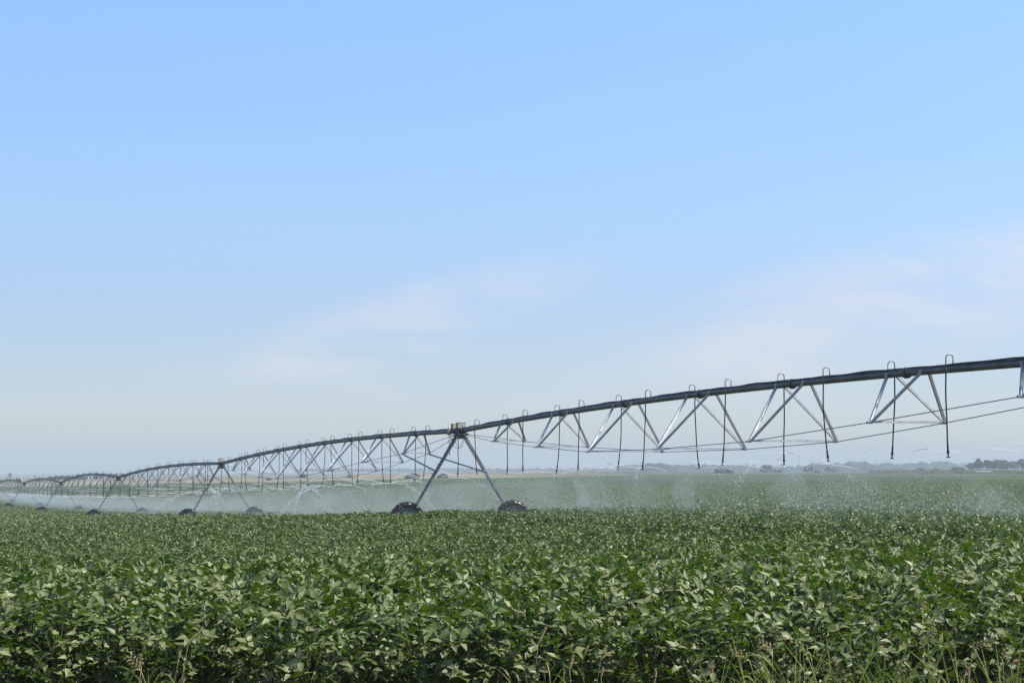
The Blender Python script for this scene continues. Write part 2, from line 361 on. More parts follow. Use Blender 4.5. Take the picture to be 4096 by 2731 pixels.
C_edge = plant_set('edge_plants', 5, n_tri=52, rad=.30, zlo=.0, zhi=.97, lsize=.100, upright=.3, zexp=.9)
C_near = plant_set('near_plants', 6, n_tri=54, rad=.30, zlo=.15, zhi=.98, lsize=.094, upright=.8)
C_mid = plant_set('mid_plants', 5, n_tri=46, rad=.36, zlo=.40, zhi=.98, lsize=.086, petioles=False, upright=1.1)
C_far = plant_set('far_plants', 4, n_tri=84, rad=.75, zlo=.62, zhi=.98, lsize=.125, petioles=False, upright=.7)

def instancer(name, coll, pts, scl, label):
    me = bpy.data.meshes.new(name); me.vertices.add(len(pts)); me.vertices.foreach_set('co', pts.astype(np.float32).ravel())
    a = me.attributes.new('scl', 'FLOAT', 'POINT'); a.data.foreach_set('value', scl.astype(np.float32))
    a = me.attributes.new('rot', 'FLOAT_VECTOR', 'POINT')
    rv = np.stack([rng.normal(0, .07, len(pts)), rng.normal(0, .07, len(pts)), rng.uniform(0, 6.283, len(pts))], 1)
    a.data.foreach_set('vector', rv.astype(np.float32).ravel())
    a = me.attributes.new('idx', 'INT', 'POINT'); a.data.foreach_set('value', rng.integers(0, len(coll.objects), len(pts)).astype(np.int32))
    o = bpy.data.objects.new(name, me); COL.objects.link(o)
    ng = bpy.data.node_groups.new(name, 'GeometryNodeTree')
    ng.interface.new_socket('Geometry', in_out='INPUT', socket_type='NodeSocketGeometry'); ng.interface.new_socket('Geometry', in_out='OUTPUT', socket_type='NodeSocketGeometry')
    n_ = ng.nodes; gi = n_.new('NodeGroupInput'); go = n_.new('NodeGroupOutput'); iop = n_.new('GeometryNodeInstanceOnPoints'); ci = n_.new('GeometryNodeCollectionInfo')
    ci.inputs['Collection'].default_value = coll; ci.inputs['Separate Children'].default_value = True; ci.inputs['Reset Children'].default_value = True
    def na(nm, ty):
        x = n_.new('GeometryNodeInputNamedAttribute'); x.data_type = ty; x.inputs['Name'].default_value = nm; return x.outputs['Attribute']
    e2r = n_.new('FunctionNodeEulerToRotation')
    l_ = ng.links; l_.new(gi.outputs[0], iop.inputs['Points']); l_.new(ci.outputs[0], iop.inputs['Instance']); iop.inputs['Pick Instance'].default_value = True
    l_.new(na('idx', 'INT'), iop.inputs['Instance Index']); l_.new(na('rot', 'FLOAT_VECTOR'), e2r.inputs[0]); l_.new(e2r.outputs[0], iop.inputs['Rotation']); l_.new(na('scl', 'FLOAT'), iop.inputs['Scale'])
    l_.new(iop.outputs[0], go.inputs[0])
    md = o.modifiers.new('plants', 'NODES'); md.node_group = ng
    tag(o, label, 'crop', kind='stuff'); return o
def scatter(z0, z1, dens, marg=1.0, jitter=.5, front=None):
    step = 1/math.sqrt(dens); out_ = []
    y = z0
    while y < z1:
        hw = (2048+420)/F*y+marg; n_ = int(2*hw/step)
        xs = np.linspace(-hw, hw, n_)+rng.uniform(-jitter, jitter, n_)*step; ys = y+rng.uniform(-jitter, jitter, n_)*step
        out_.append(np.stack([xs, ys], 1)); y += step
    return np.concatenate(out_)
TRACK = {}
PIV = P1+D*SP*6.0
def wheel_track_mask(p):                    # the lanes rolled by the tower wheels stay open
    r = np.hypot(p[:, 0]-PIV.x, p[:, 1]-PIV.y); k = np.ones(len(p), bool)
    for i in range(-1, 6):
        rt = SP*(6-i)
        k &= ~((np.abs(r-rt) < .42) & (p[:, 1] > 60))
    return k
E_ = scatter(16.35, 17.9, 8); E_ = E_[E_[:, 1] > 16.45+.12*np.sin(E_[:, 0]*1.7)+.08*np.sin(E_[:, 0]*4.1)]
A = scatter(17.7, 31, 7); A = A[A[:, 1] > 16.75+.25*np.sin(A[:, 0]*1.7)+.15*np.sin(A[:, 0]*4.1)]
B = scatter(31, 105, 4.2); B = B[wheel_track_mask(B)]
Cc = scatter(105, 360, .95); Cc = Cc[wheel_track_mask(Cc)]
def und(p, k): return k*(np.sin(p[:, 0]*1.9+np.sin(p[:, 1]*.8)*2)*.5+np.sin(p[:, 1]*1.3+p[:, 0]*.6)*.5)+rng.normal(0, k*.5, len(p))
def clear_wheels(p):
    k = np.ones(len(p), bool)
    for i in range(1, 7):
        for sg in (-1, 1):
            w_ = line(tower_t(i), sg*2.07); dx_ = p[:, 0]-w_.x; dy_ = p[:, 1]-w_.y; u_ = math.hypot(w_.x, w_.y); al = -(dx_*w_.x+dy_*w_.y)/u_; ac = np.abs(dx_*w_.y-dy_*w_.x)/u_
            k &= ~((ac < (.45 if i == 1 else .62)) & (al > -.8) & (al < (.1 if i == 1 else 1.8)))
    return p[k]
B = clear_wheels(B); Cc = clear_wheels(Cc)
def pts3(p, k): return np.stack([p[:, 0], p[:, 1], ground(p[:, 0], p[:, 1])+und(p, k)], 1)
instancer('soybean_crop', C_edge, pts3(E_, .05), rng.uniform(.86, 1.08, len(E_)), 'leafy front of the outermost soybean rows, shaded low down')
instancer('soybean_crop', C_near, pts3(A, .05), rng.uniform(.88, 1.1, len(A)), 'leafy soybean tops just behind the outermost rows')
instancer('soybean_crop', C_mid, pts3(B, .06), rng.uniform(.80, 1.0, len(B)), 'sunlit soybean canopy between the field edge and the machine')
instancer('soybean_crop', C_far, pts3(Cc, .05), rng.uniform(.74, .96, len(Cc)), 'fine textured soybean canopy behind the spraying machine')

# ------------------------------------------------------------------ pivot machine
TOWH = [2.0, 1.47, .40, -.62, -1.40, -1.78, -2.0, -2.2]      # pipe height above the camera at towers 0..7
ARCH = [.31, .32, .32, .55, .50, .42, .3]                      # rise of each span; span k joins tower k and k+1
def pipe_h(t):
    k = int(math.floor(t/SP))+1; k = max(0, min(k, 6)); a = t/SP-(k-1)
    if k == 0: a = (t+45.2)/45.2
    return TOWH[k]*(1-a)+TOWH[k+1]*a+ARCH[k]*4*a*(1-a)
def gh(t, n=0):
    p = line(t, n); return float(ground(p.x, p.y)[0])-CZ
NOZ_T = [-52, -35, -28, -17, -7, 0, 10, 23, 40, 50, 57, 75, 83, 104, 156, 208, 260, 312]
NOZ_H = [.5, .31, .18, .02, -.1, -.2, -.55, -.78, -1.13, -1.22, -1.45, -1.83, -2.0, -2.38, -3.0, -3.45, -3.75, -4.0]
DEP = [.80, 1.12, 1.44, 1.64, 1.64, 1.44, 1.12, .70]
OFF = [5.9, 6.28, 6.28, 6.28, 6.28, 6.28, 6.28]; BAY = 5.575
PR = .084
LPROF = [(-.028, 0), (.028, 0), (.028, .007), (-.021, .007), (-.021, .055), (-.028, .055)]
NOZZLES = []
def gooseneck_and_hose(span, t, side, detail):
    h = pipe_h(t); off = side*.168; c = []
    r = .084; seg = 10 if detail else 5
    c.append(line(t, 0, h+PR-.01)); c.append(line(t, 0, h+PR+.13))
    for i in range(seg+1):
        a = math.pi*(1-i/seg); c.append(line(t, off/2+r*math.cos(a)*(1 if side > 0 else -1), h+PR+.13+r*math.sin(a)))
    c.append(line(t, off, h-.02))
    MB().tube(c, .0135, 6 if detail else 4).obj('gooseneck', M['goose'], span, True)
    hn = float(np.interp(t, NOZ_T, NOZ_H))+random.uniform(-.05, .05); top = h+.02
    sx = random.uniform(-.13, .13); st = random.uniform(-.1, .1); pts = []
    for i in range(9):
        a = i/8; b = a*a*(.5+.5*a); wv = .006*math.sin(a*9+t)
        pts.append(line(t+st*b, off+sx*b+wv, top*(1-a)+(hn+.12)*a))
    ho = MB().tube(pts, .0165, 6 if detail else 4).obj('drop_hose', M['dark'], span, True)
    b = MB(); q = pts[-1]; dn = (pts[-1]-pts[-2]).normalized(); q2 = q+dn*.12
    b.tube([q-dn*.13, q-dn*.01], .021, 8); b.tube([q-dn*.01, q+dn*.055], .028, 8); b.tube([q+dn*.055, q+dn*.12], [.016, .016], 6); b.tube([q+dn*.12, q+dn*.132], .045, 10)
    s = b.obj('sprinkler_head', M['cable'], ho)
    NOZZLES.append((q2, t))
def make_span(k, label):
    t0 = tower_t(k); t1 = tower_t(k+1); detail = k <= 2
    mid = (t0+t1)/2; base = line(mid, 0, gh(mid))
    sp = empty('irrigation_span', base, label, 'irrigation pipe span', 'pipe spans of the irrigation machine')
    b = MB(); tt = np.linspace(t0+.25, t1-.25, 53)
    b.tube([line(t, 0, pipe_h(t)) for t in tt], PR, 14 if detail else 8)
    trs = [t0+OFF[k]+BAY*i for i in range(8)] if k > 0 else [t1-(5.88+5.56*i if i < 6 else 39.05) for i in range(7)]
    if detail:
        for tc_ in trs:                      # bolted flange at every truss, welded bands between
            dv = D
            for dd in (-.02, .02): b.tube([line(tc_+dd-.014, 0, pipe_h(tc_)), line(tc_+dd+.014, 0, pipe_h(tc_))], .125, 16)
            for dd in (-1.9, -1.0, 1.0, 1.9, 2.75):
                b.tube([line(tc_+dd-.012, 0, pipe_h(tc_+dd)), line(tc_+dd+.012, 0, pipe_h(tc_+dd))], PR+.004, 14)
    b.obj('pipe', M['pipe'], sp, True)
    # supply cable lying wavy on the pipe
    cb = MB()
    if detail:
        for q, (rr_, o_, ph) in enumerate(((.016, -.012, 0), (.011, .03, 1.7), (.009, -.045, 3.1))):
            pts = []
            for t in np.linspace(t0+.3, t1-.3, 190):
                w = .010+.016*max(0, math.sin(t*1.13+ph))+.008*math.sin(t*3.1+ph*2)
                pts.append(line(t, o_+.012*math.sin(t*.9+ph), pipe_h(t)+math.sqrt(PR*PR-(o_)**2)+w))
            cb.tube(pts, rr_, 5)
        for t in np.arange(t0+1, t1-1, 1.55): cb.beam(line(t, -.09, pipe_h(t)+.05), line(t, .06, pipe_h(t)+PR+.03), .012, .012)
    else:
        cb.tube([line(t, 0, pipe_h(t)+PR+.012+.01*math.sin(t)) for t in np.linspace(t0+.3, t1-.3, 60)], .02, 4)
    cb.obj('power_cable', M['cable'], sp, True)
    verts = {-1: [], 1: []}
    for i, tc_ in enumerate(trs):
        dep = DEP[i]
        if k == 0: dep = [.70, 1.06, 1.40, 1.49, 1.42, 1.14, .70][i]
        half = [.56, .93, 1.19, 1.30, 1.30, 1.19, .93, .56][i]; hp = pipe_h(tc_); hv = hp-dep
        if k == 0: hv = [1.0, .74, .54, .56, .69, 1.02, 1.39][i]; half = [.59, .89, 1.19, 1.30, 1.17, .91, .60][i]; dep = hp-hv
        tr = MB().beam(line(tc_, -half, hv), line(tc_, half, hv), .05, .012); tr.beam(line(tc_, -half, hv+.02), line(tc_, half, hv+.02), .006, .045)
        for s in (-1, 1):
            v = line(tc_, s*half, hv); tr.box(v+UP*.0, NN, D, UP, .09, .10, .05); tr.tube([v-D*.09, v+D*.09], .022, 6)
            verts[s].append(v)
        tro = tr.obj('truss', M['galv'], sp)
        for s in (-1, 1):
            for e in (-1, 1):
                p = line(tc_+e*.74, s*PR*.95, hp-.0+(pipe_h(tc_+e*.74)-hp)); q = line(tc_+e*.02, s*(half-.01), hv+.01)
                lb = MB(); outn = (NN*s*math.cos(.68)+UP*math.sin(.68))
                tdir = (q-p).normalized(); wdir = tdir.cross((outn-tdir*outn.dot(tdir)).normalized()); fl = 1 if wdir.dot(D) > 0 else -1
                pf = [(x*fl, -y if s < 0 else y) for x, y in LPROF]
                lb.prism(p, q, pf, outn)
                if detail: lb.box(p, D, outn.cross(D), outn, .10, .09, .02); lb.tube([p-outn*.01, p+outn*.035], .018, 6)
                lb.obj('truss_leg', M['galv'], tro)
    # two tie rods through the truss corners, anchored at the towers
    order = 1 if k > 0 else -1
    for s in (-1, 1):
        vs = verts[s][::order]
        a = line(t0+.75, s*.10, pipe_h(t0+.75)-.17); z = line(t1-.75, s*.10, pipe_h(t1-.75)-.17)
        MB().tube([a]+vs+[z], .0115, 6).obj('tie_rod', M['galv'], sp)
    ts = []
    for q, tc_ in enumerate(trs):
        if k == 0: tc_ = t1-5.9-5.53*q
        ts.append((tc_+.7, 1)); ts.append((tc_-2.05, -1))
    if k > 0: ts.append((trs[-1]+3.5, -1)); ts.append((t0+.85, 1))
    else: ts.append((t1-2.4, -1))
    for t, side in sorted(ts):
        if t0+.2 < t < t1-.3: gooseneck_and_hose(sp, t, side, detail)
    return sp, verts

def wheel_meshes():
    Rt = .65; Wd = .19; mb = MB(); nseg = 56
    prof = [(-.13, .43), (-.165, .50), (-.17, .56), (-.14, .605), (-.07, .622), (0, .626), (.07, .622), (.14, .605), (.17, .56), (.165, .50), (.13, .43)]
    n = len(prof)
    for i in range(nseg):
        a = 2*math.pi*i/nseg; rad = NN*math.cos(a)+UP*math.sin(a)
        for x, r in prof: mb.v.append(D*x+rad*r)
    for i in range(nseg):
        for j in range(n-1):
            a = i*n+j; b = ((i+1) % nseg)*n+j; mb.f.append((a, a+1, b+1, b))
    for i in range(22):                     # chevron lugs
        for s in (-1, 1):
            a0 = 2*math.pi*(i+(.5 if s > 0 else 0))/22; a1 = a0+.17
            def pt(a, x, r): return D*x+(NN*math.cos(a)+UP*math.sin(a))*r
            b0 = len(mb.v); w = .042
            for (a, x, rt, rb) in ((a0, s*-.015, .655, .61), ((a0+a1)/2, s*.085, .652, .60), (a1, s*.175, .635, .53)):
                for da in (-w, w):
                    mb.v.append(pt(a+da, x, rb)); mb.v.append(pt(a+da*.8, x, rt))
            for q in range(2):
                o_ = b0+q*4
                mb.f += [(o_+0, o_+1, o_+5, o_+4), (o_+1, o_+3, o_+7, o_+5), (o_+3, o_+2, o_+6, o_+7)]
            mb.f += [(b0, b0+2, b0+3, b0+1), (b0+8, b0+9, b0+11, b0+10)]
    rm = MB(); rp = [(-.135, .445), (-.14, .425), (-.10, .405), (-.04, .395), (-.02, .30), (-.05, .22), (-.05, .10), (-.09, .09), (-.09, .0)]
    rp2 = rp+[(.0, 0)]
    for side in (1, -1):
        b0 = len(rm.v); m_ = len(rp)
        for i in range(40):
            a = 2*math.pi*i/40; rad = NN*math.cos(a)+UP*math.sin(a)
            for x, r in rp: rm.v.append(D*x*side+rad*max(r, .001))
        for i in range(40):
            for j in range(m_-1):
                a = b0+i*m_+j; b = b0+((i+1) % 40)*m_+j; rm.f.append((a, a+1, b+1, b))
    for i in range(8):
        a = 2*math.pi*i/8; rad = NN*math.cos(a)+UP*math.sin(a); rm.tube([rad*.16-D*.075, rad*.16-D*.045], .014, 6)
    return mb, rm
WT, WR = wheel_meshes()
_t = WT.obj('tyre', M['tyre'], org=(0, 0, 0), smooth=False); _r = WR.obj('wheel', M['rim'], org=(0, 0, 0), smooth=True)
tyre_me, rim_me = _t.data, _r.data; bpy.data.objects.remove(_t); bpy.data.objects.remove(_r)

def make_tower(k, label, verts):
    t = tower_t(k); detail = k <= 3; g0 = gh(t); base = line(t, 0, g0)
    tw = empty('drive_tower', base, label, 'irrigation tower', 'wheeled towers carrying the irrigation pipe')
    hp = pipe_h(t); top = hp-.16
    zb = lambda s: gh(t, s*2.07)
    if k == 1: ab = 2.0
    for s in (-1, 1):
        gs = zb(s); foot = line(t, s*1.98, gs+.64)
        bp = MB()
        lw = .05
        for e in (-1, 1):
            pt_ = line(t+e*.13, s*.09, top); ft = line(t+e*.02, s*1.98, gs+.66)
            outn = (NN*s*.86+UP*.5)
            prof = [(-.04, 0), (.04, 0), (.04, .009), (-.031, .009), (-.031, .07), (-.04, .07)] if e*s > 0 else [(.04, 0), (.04, .07), (.031, .07), (.031, .009), (-.04, .009), (-.04, 0)]
            bp.prism(pt_, ft, prof, outn)
        leg = bp.obj('leg', M['leg'], tw)
        if s < 0 and detail:
            for q in range(6):
                a = .36+.115*q
                if a > .97: break
                c = line(t-.05, s*(.09+1.89*a), top+(gs+.66-top)*a)
                MB().tube([c+NN*.02, c-NN*.10, c-NN*.15+UP*.05, c-NN*.14+UP*.09], .012, 5).obj('step', M['goose'], leg)
        # wheel: rim with tyre
        w = bpy.data.objects.new('wheel', rim_me); COL.objects.link(w); w.parent = tw; w.location = line(t, s*2.075, gs+.65)-base
        w.rotation_euler = (0, 0, R(random.uniform(-3, 3)))
        ty = bpy.data.objects.new('tyre', tyre_me); COL.objects.link(ty); ty.parent = w; ty.rotation_euler = (0, 0, 0)
        MB().box(line(t+.02, s*2.02, gs+.72), NN, D, UP, .22, .20, .20).tube([line(t-.02, s*2.07, gs+.65), line(t+.18, s*2.07, gs+.65)], .06, 10).obj('gearbox', M['pipe'], tw)
        # brace from the last truss corner down to the leg
        if verts is not None:
            v = verts[s][0]; hgt = g0+2.38; a = (top-hgt)/(top-(gs+.66)); q = line(t+.03, s*(.09+1.89*a), hgt)
            b_ = MB().tube([v-UP*.03, q], .032, 8)
            b_.tube([q+(v-q).normalized()*.18, q-(v-q).normalized()*.02], .045, 8); b_.obj('brace', M['leg'], tw)
    bb = MB().beam(line(t, -2.0, zb(-1)+.62), line(t, 2.0, zb(1)+.62), .10, .14); bb.tube([line(t+.09, -1.9, zb(-1)+.7), line(t+.09, 1.9, zb(1)+.7)], .022, 6)
    bb.box(line(t+.02, .1, g0+.66), NN, D, UP, .26, .22, .26); bb.obj('base_beam', M['galv'], tw)
    hd = MB()                                # head: plates, collar and swivel
    hd.prism(line(t-.15, 0, hp-.29), line(t-.135, 0, hp-.29), [(-.16, 0), (.16, 0), (.09, .26), (-.09, .26)], UP)
    hd.prism(line(t+.15, 0, hp-.29), line(t+.135, 0, hp-.29), [(-.16, 0), (.16, 0), (.09, .26), (-.09, .26)], UP)
    hd.box(line(t, 0, hp-.11), NN, D, UP, .2, .28, .04)
    hd.tube([line(t-.55, 0, pipe_h(t-.55)), line(t-.52, 0, pipe_h(t-.5))], .13, 14); hd.tube([line(t+.52, 0, pipe_h(t+.5)), line(t+.55, 0, pipe_h(t+.55))], .13, 14)
    for s in (-1, 1): hd.beam(line(t-.75, s*.1, pipe_h(t-.75)-.16), line(t+.75, s*.1, pipe_h(t+.75)-.16), .02, .05)
    for s in (-1, 1): hd.beam(line(t-.5, s*.13, hp-.13), line(t+.5, s*.13, hp+.09), .03, .03)
    hd.obj('pipe_joint', M['pipe'], tw)
    bo = MB().tube([line(t+a, 0, hp+.004) for a in (-.3, -.2, -.1, 0, .1, .2, .3)], [.098, .115, .10, .116, .10, .115, .098], 12); bo.obj('rubber_boot', M['cable'], tw, True)
    # control box on a post, its cover plate and sticker
    def cbox(tt, n_, w, dp, hh, zc, sticker=True, dark=True):
        c = line(tt, n_, zc)
        cb = MB().box(c, NN, D, UP, w, dp, hh)
        cb.box(c+UP*(hh/2+.004), NN, D, UP, w+.015, dp+.015, .012)
        cb.tube([line(tt, n_, hp+.02), c-UP*hh/2], .018, 6)
        co = cb.obj('control_box', M['box'], tw)
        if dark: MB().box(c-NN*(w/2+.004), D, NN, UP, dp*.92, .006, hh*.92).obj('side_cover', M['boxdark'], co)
        if sticker:
            f = c-D*(dp/2+.003)+NN*w*.12-UP*hh*.03
            MB().box(f, NN, D, UP, w*.36, .004, hh*.42).obj('sticker', M['label'], co)
            if detail:
                tx = MB()
                for q, ln in enumerate((.8, .6, .8, .5)): tx.box(f-D*.004+UP*hh*(.14-.085*q)-NN*w*.36*(1-ln)*.4, NN, D, UP, w*.34*ln, .002, hh*.028)
                tx.obj('printed_lines', M['ink'], co)
        return co
    if k == 1:
        cbox(t-.05, .01, .31, .22, .20, hp+.215); cbox(t+.85, .02, .20, .26, .19, hp+.19, sticker=False)
        MB().box(line(t+1.15, -.11, hp-.0), NN, D, UP, .13, .06, .27).box(line(t+1.11, -.11, hp-.0), NN, D, UP, .065, .03, .22).obj('junction_box', M['box'], tw)
        MB().tube([line(t+1.2, -.12, hp+.1), line(t+1.2, -.12, hp+.36)], .004, 5).obj('antenna', M['goose'], tw)
        for q, (ta, na, tb, nb, lo) in enumerate(((.9, -.16, -.1, .13, .62), (.6, -.10, -.15, .16, .60), (.95, -.05, .5, -.18, .32), (-.3, .1, -.2, .26, .28), (.9, -.14, 0, -.45, .9))):
            pts = [];
            for i in range(13):
                a = i/12; pts.append(line(t+ta*(1-a)+tb*a, na*(1-a)+nb*a, hp-.08-lo*4*a*(1-a)*(.85+.15*a)))
            MB().tube(pts, .008, 5).obj('hanging_cable', M['cable'], tw, True)
    else:
        cbox(t, .0, .34, .24, .21, hp+.24)
        if detail: MB().tube([line(t+.3-.5*a, -.12+.2*a, hp-.1-.4*4*a*(1-a)) for a in np.linspace(0, 1, 11)], .008, 5).obj('hanging_cable', M['cable'], tw, True)
    if detail:
        mess = MB()
        for q in range(9):
            a0 = random.uniform(-.4, .4); n0 = random.uniform(-.12, .12)
            mess.tube([line(t+a0, n0, hp+.12), line(t+a0+random.uniform(-.1, .1), n0*1.6-.05, hp+random.uniform(-.05, .1)), line(t+random.uniform(-.3, .3), random.uniform(-.18, .18), hp-.2)], .009, 5)
        mess.obj('wiring', M['cable'], tw)
    return tw
SPANL = ['irrigation span leaving the frame, carried by the tallest looking tower at one end',
 'irrigation span between the tallest looking tower and the second tower',
 'irrigation span between the second and the third tower',
 'irrigation span between the third and the fourth tower, tree row behind',
 'irrigation span between the fourth and the fifth tower',
 'irrigation span beyond the fifth tower at the far end of the machine']
TOWL = [None, 'largest wheeled steel tower with two beige control boxes on its pipe joint',
 'second wheeled tower in the row, one beige control box with white sticker',
 'third wheeled tower in the row, standing before the tan hill',
 'fourth wheeled tower in the row, small pale control box on top',
 'fifth wheeled tower in the row, next to last and tiny with distance',
 'farthest wheeled tower, only its legs and right wheel inside the frame']
VS = {}
for k in range(6): _, VS[k] = make_span(k, SPANL[k])
for k in range(1, 7): make_tower(k, TOWL[k], VS.get(k))


# ------------------------------------------------------------------ water: jets, drops and drifting mist
def water_mat(name, op, col=(.92, .95, 1)):
    m = bpy.data.materials.new(name); m.use_nodes = True; t = m.node_tree; b = t.nodes['Principled BSDF']; o = t.nodes['Material Output']
    b.inputs['Base Color'].default_value = (*col, 1); b.inputs['Roughness'].default_value = .25
    tr = t.nodes.new('ShaderNodeBsdfTransparent'); tl = t.nodes.new('ShaderNodeBsdfTranslucent'); tl.inputs[0].default_value = (*col, 1)
    m1 = t.nodes.new('ShaderNodeMixShader'); m1.inputs[0].default_value = .5; t.links.new(b.outputs[0], m1.inputs[1]); t.links.new(tl.outputs[0], m1.inputs[2])
    m2 = t.nodes.new('ShaderNodeMixShader'); m2.inputs[0].default_value = op; t.links.new(tr.outputs[0], m2.inputs[1]); t.links.new(m1.outputs[0], m2.inputs[2])
    t.links.new(m2.outputs[0], o.inputs['Surface']); return m
M['jet'] = water_mat('water_jet', .36); M['drop'] = water_mat('water_drop', .95)
rs = np.random.default_rng(5)
OCT = np.array([(1, 0, 0), (-1, 0, 0), (0, 1, 0), (0, -1, 0), (0, 0, 1), (0, 0, -1)], float)
OF = np.array([(0, 2, 4), (2, 1, 4), (1, 3, 4), (3, 0, 4), (2, 0, 5), (1, 2, 5), (3, 1, 5), (0, 3, 5)])
def jets_for(sel, name, label):
    jb = MB(); dv = []; dr = []
    for (q, t) in sel:
        gz0 = float(ground(q.x, q.y)[0])+.8; nj = 7; a0 = rs.uniform(0, 6.28); far = q.y > 130
        for j in range(nj):
            a = a0+j*2*math.pi/nj+rs.normal(0, .12); el = abs(rs.normal(.20, .14)); v = rs.uniform(6.0, 8.2); drag = .30
            hd = Vector((math.cos(a), math.sin(a), 0)); pts = []; n_ = 13; hh = q.z-gz0
            tm = (v*math.sin(el)+math.sqrt((v*math.sin(el))**2+2*9.8*hh))/9.8; cut = rs.uniform(.16, .48)
            for i in range(n_):
                tt_ = tm*cut*i/(n_-1); pts.append(q+hd*(v*math.cos(el)*tt_*(1-drag*tt_/tm*.5))+UP*(v*math.sin(el)*tt_-4.9*tt_*tt_))
            r0 = .005 if not far else .0055
            if rs.random() < (.8 if t > -2 else .35): jb.tube(pts, [r0*(1+1.3*i/(n_-1)) if i < n_-3 else r0*2.2*(1-(i-n_+4)/4) for i in range(n_)], 4, False)
            nd = int(rs.integers(50, 200)) if q.y < 130 else 18
            slug = rs.random() < (.12 if t > -2 else .05) and q.y < 150
            if t < -8: nd = nd//2
            if slug: nd = int(nd*2.5)+120
            for i in range(nd):
                u = .1+.9*rs.random()**.8; tt_ = tm*u; s = (.015+.24*u**1.6)*(.5 if slug else 1)
                p = q+hd*(v*math.cos(el)*tt_*(1-drag*u*.5))+UP*(v*math.sin(el)*tt_-4.9*tt_*tt_)
                dv.append((p.x+rs.normal(0, s), p.y+rs.normal(0, s), max(p.z+rs.normal(0, s*.5), gz0+.02))); dr.append(min(.018, rs.lognormal(-5.15 if slug else -5.6, .45))*(1 if q.y < 90 else 1.35))
    if not jb.v: return
    me_j = np.array([tuple(v) for v in jb.v]); fj = jb.f
    dv = np.array(dv); dr = np.array(dr)
    vv = (dv[:, None, :]+OCT[None]*dr[:, None, None]*np.array([1, 1, 1.25])).reshape(-1, 3); ff = (np.arange(len(dv))[:, None, None]*6+OF[None]).reshape(-1, 3)+len(me_j)
    me = bpy.data.meshes.new(name); me.from_pydata(np.concatenate([me_j, vv]).tolist(), [], list(fj)+ff.tolist()); me.update()
    me.materials.append(M['jet']); me.materials.append(M['drop'])
    mi = np.ones(len(me.polygons), np.int32); mi[:len(fj)] = 0; me.polygons.foreach_set('material_index', mi)
    o = bpy.data.objects.new(name, me); COL.objects.link(o); tag(o, label, 'water spray', kind='stuff')
for k in range(6):
    sel = [z for z in NOZZLES if tower_t(k) <= z[1] < tower_t(k+1)]
    jets_for(sel, 'water_spray', ['arcing water jets and drops under the span leaving the frame', 'arcing water jets under the span between first and second tower', 'water jets under the span between second and third tower', 'water jets under the span between third and fourth tower', 'water jets under the span between fourth and fifth tower', 'water jets under the farthest span'][k])
import bmesh
def outward(me):
    bm = bmesh.new(); bm.from_mesh(me); bmesh.ops.recalc_face_normals(bm, faces=bm.faces); bm.to_mesh(me); bm.free()
def vol_mat(name, dens, col=(.82, .97, .99), aniso=.2):
    m = bpy.data.materials.new(name); m.use_nodes = True; t = m.node_tree; t.nodes.remove(t.nodes['Principled BSDF'])
    v = t.nodes.new('ShaderNodeVolumePrincipled'); v.inputs['Color'].default_value = (*col, 1); v.inputs['Density'].default_value = dens; v.inputs['Anisotropy'].default_value = aniso
    t.links.new(v.outputs[0], t.nodes['Material Output'].inputs['Volume']); return m
def mist_body(name, ta, tb, wid, top, dens, label, shift=0.0, bump=.3):
    """long low dome of fine drops following the sprinklers"""
    ts = np.arange(ta, tb+.01, 1.5); n_ = 15; V = []; Fc = []
    for i, t in enumerate(ts):
        e = min(1, (t-ta)/6, (tb-t)/6); e = max(.02, e)**.5
        hz = float(np.interp(t, NOZ_T, NOZ_H)); w = wid*(1+bump*.4*math.sin(t*.31)+bump*.3*math.sin(t*.83+1))*e
        for j in range(n_):
            u = -1+2*j/(n_-1); n0 = u*w+shift; gg = gh(t, n0)+.55
            hgt = (hz+top-gg)*e*(1-abs(u)**2.2)*(1+bump*.12*math.sin(t*1.1+u*2)+bump*.1*math.sin(t*2.3+u*5))
            p = line(t, n0, gg+max(hgt, .01)); V.append(p)
        for j in range(n_):
            u = -1+2*j/(n_-1); n0 = u*w+shift; p = line(t, n0, gh(t, n0)+.5); V.append(p)
    m_ = 2*n_
    for i in range(len(ts)-1):
        a = i*m_; b = (i+1)*m_
        for j in range(n_-1):
            Fc.append((a+j, b+j, b+j+1, a+j+1)); Fc.append((a+n_+j, a+n_+j+1, b+n_+j+1, b+n_+j))
        Fc.append((a, a+n_, b+n_, b)); Fc.append((a+n_-1, b+n_-1, b+m_-1, a+m_-1))
    for a, fl in ((0, False), ((len(ts)-1)*m_, True)):
        for j in range(n_-1):
            q = (a+j, a+j+1, a+n_+j+1, a+n_+j); Fc.append(q[::-1] if fl else q)
    me = bpy.data.meshes.new(name); me.from_pydata([tuple(v) for v in V], [], Fc); me.update(); outward(me); me.materials.append(vol_mat(name, dens))
    o = bpy.data.objects.new(name, me); COL.objects.link(o); tag(o, label, 'mist', kind='stuff')
mist_body('mist', -43, 320, 6.5, .12, MIST1, 'fine mist drifting under the whole irrigation machine', 4.6)
mist_body('mist', -2, 318, 4.5, .02, MIST2, 'denser mist below the sprinklers of the far spans', 3.6, .5)

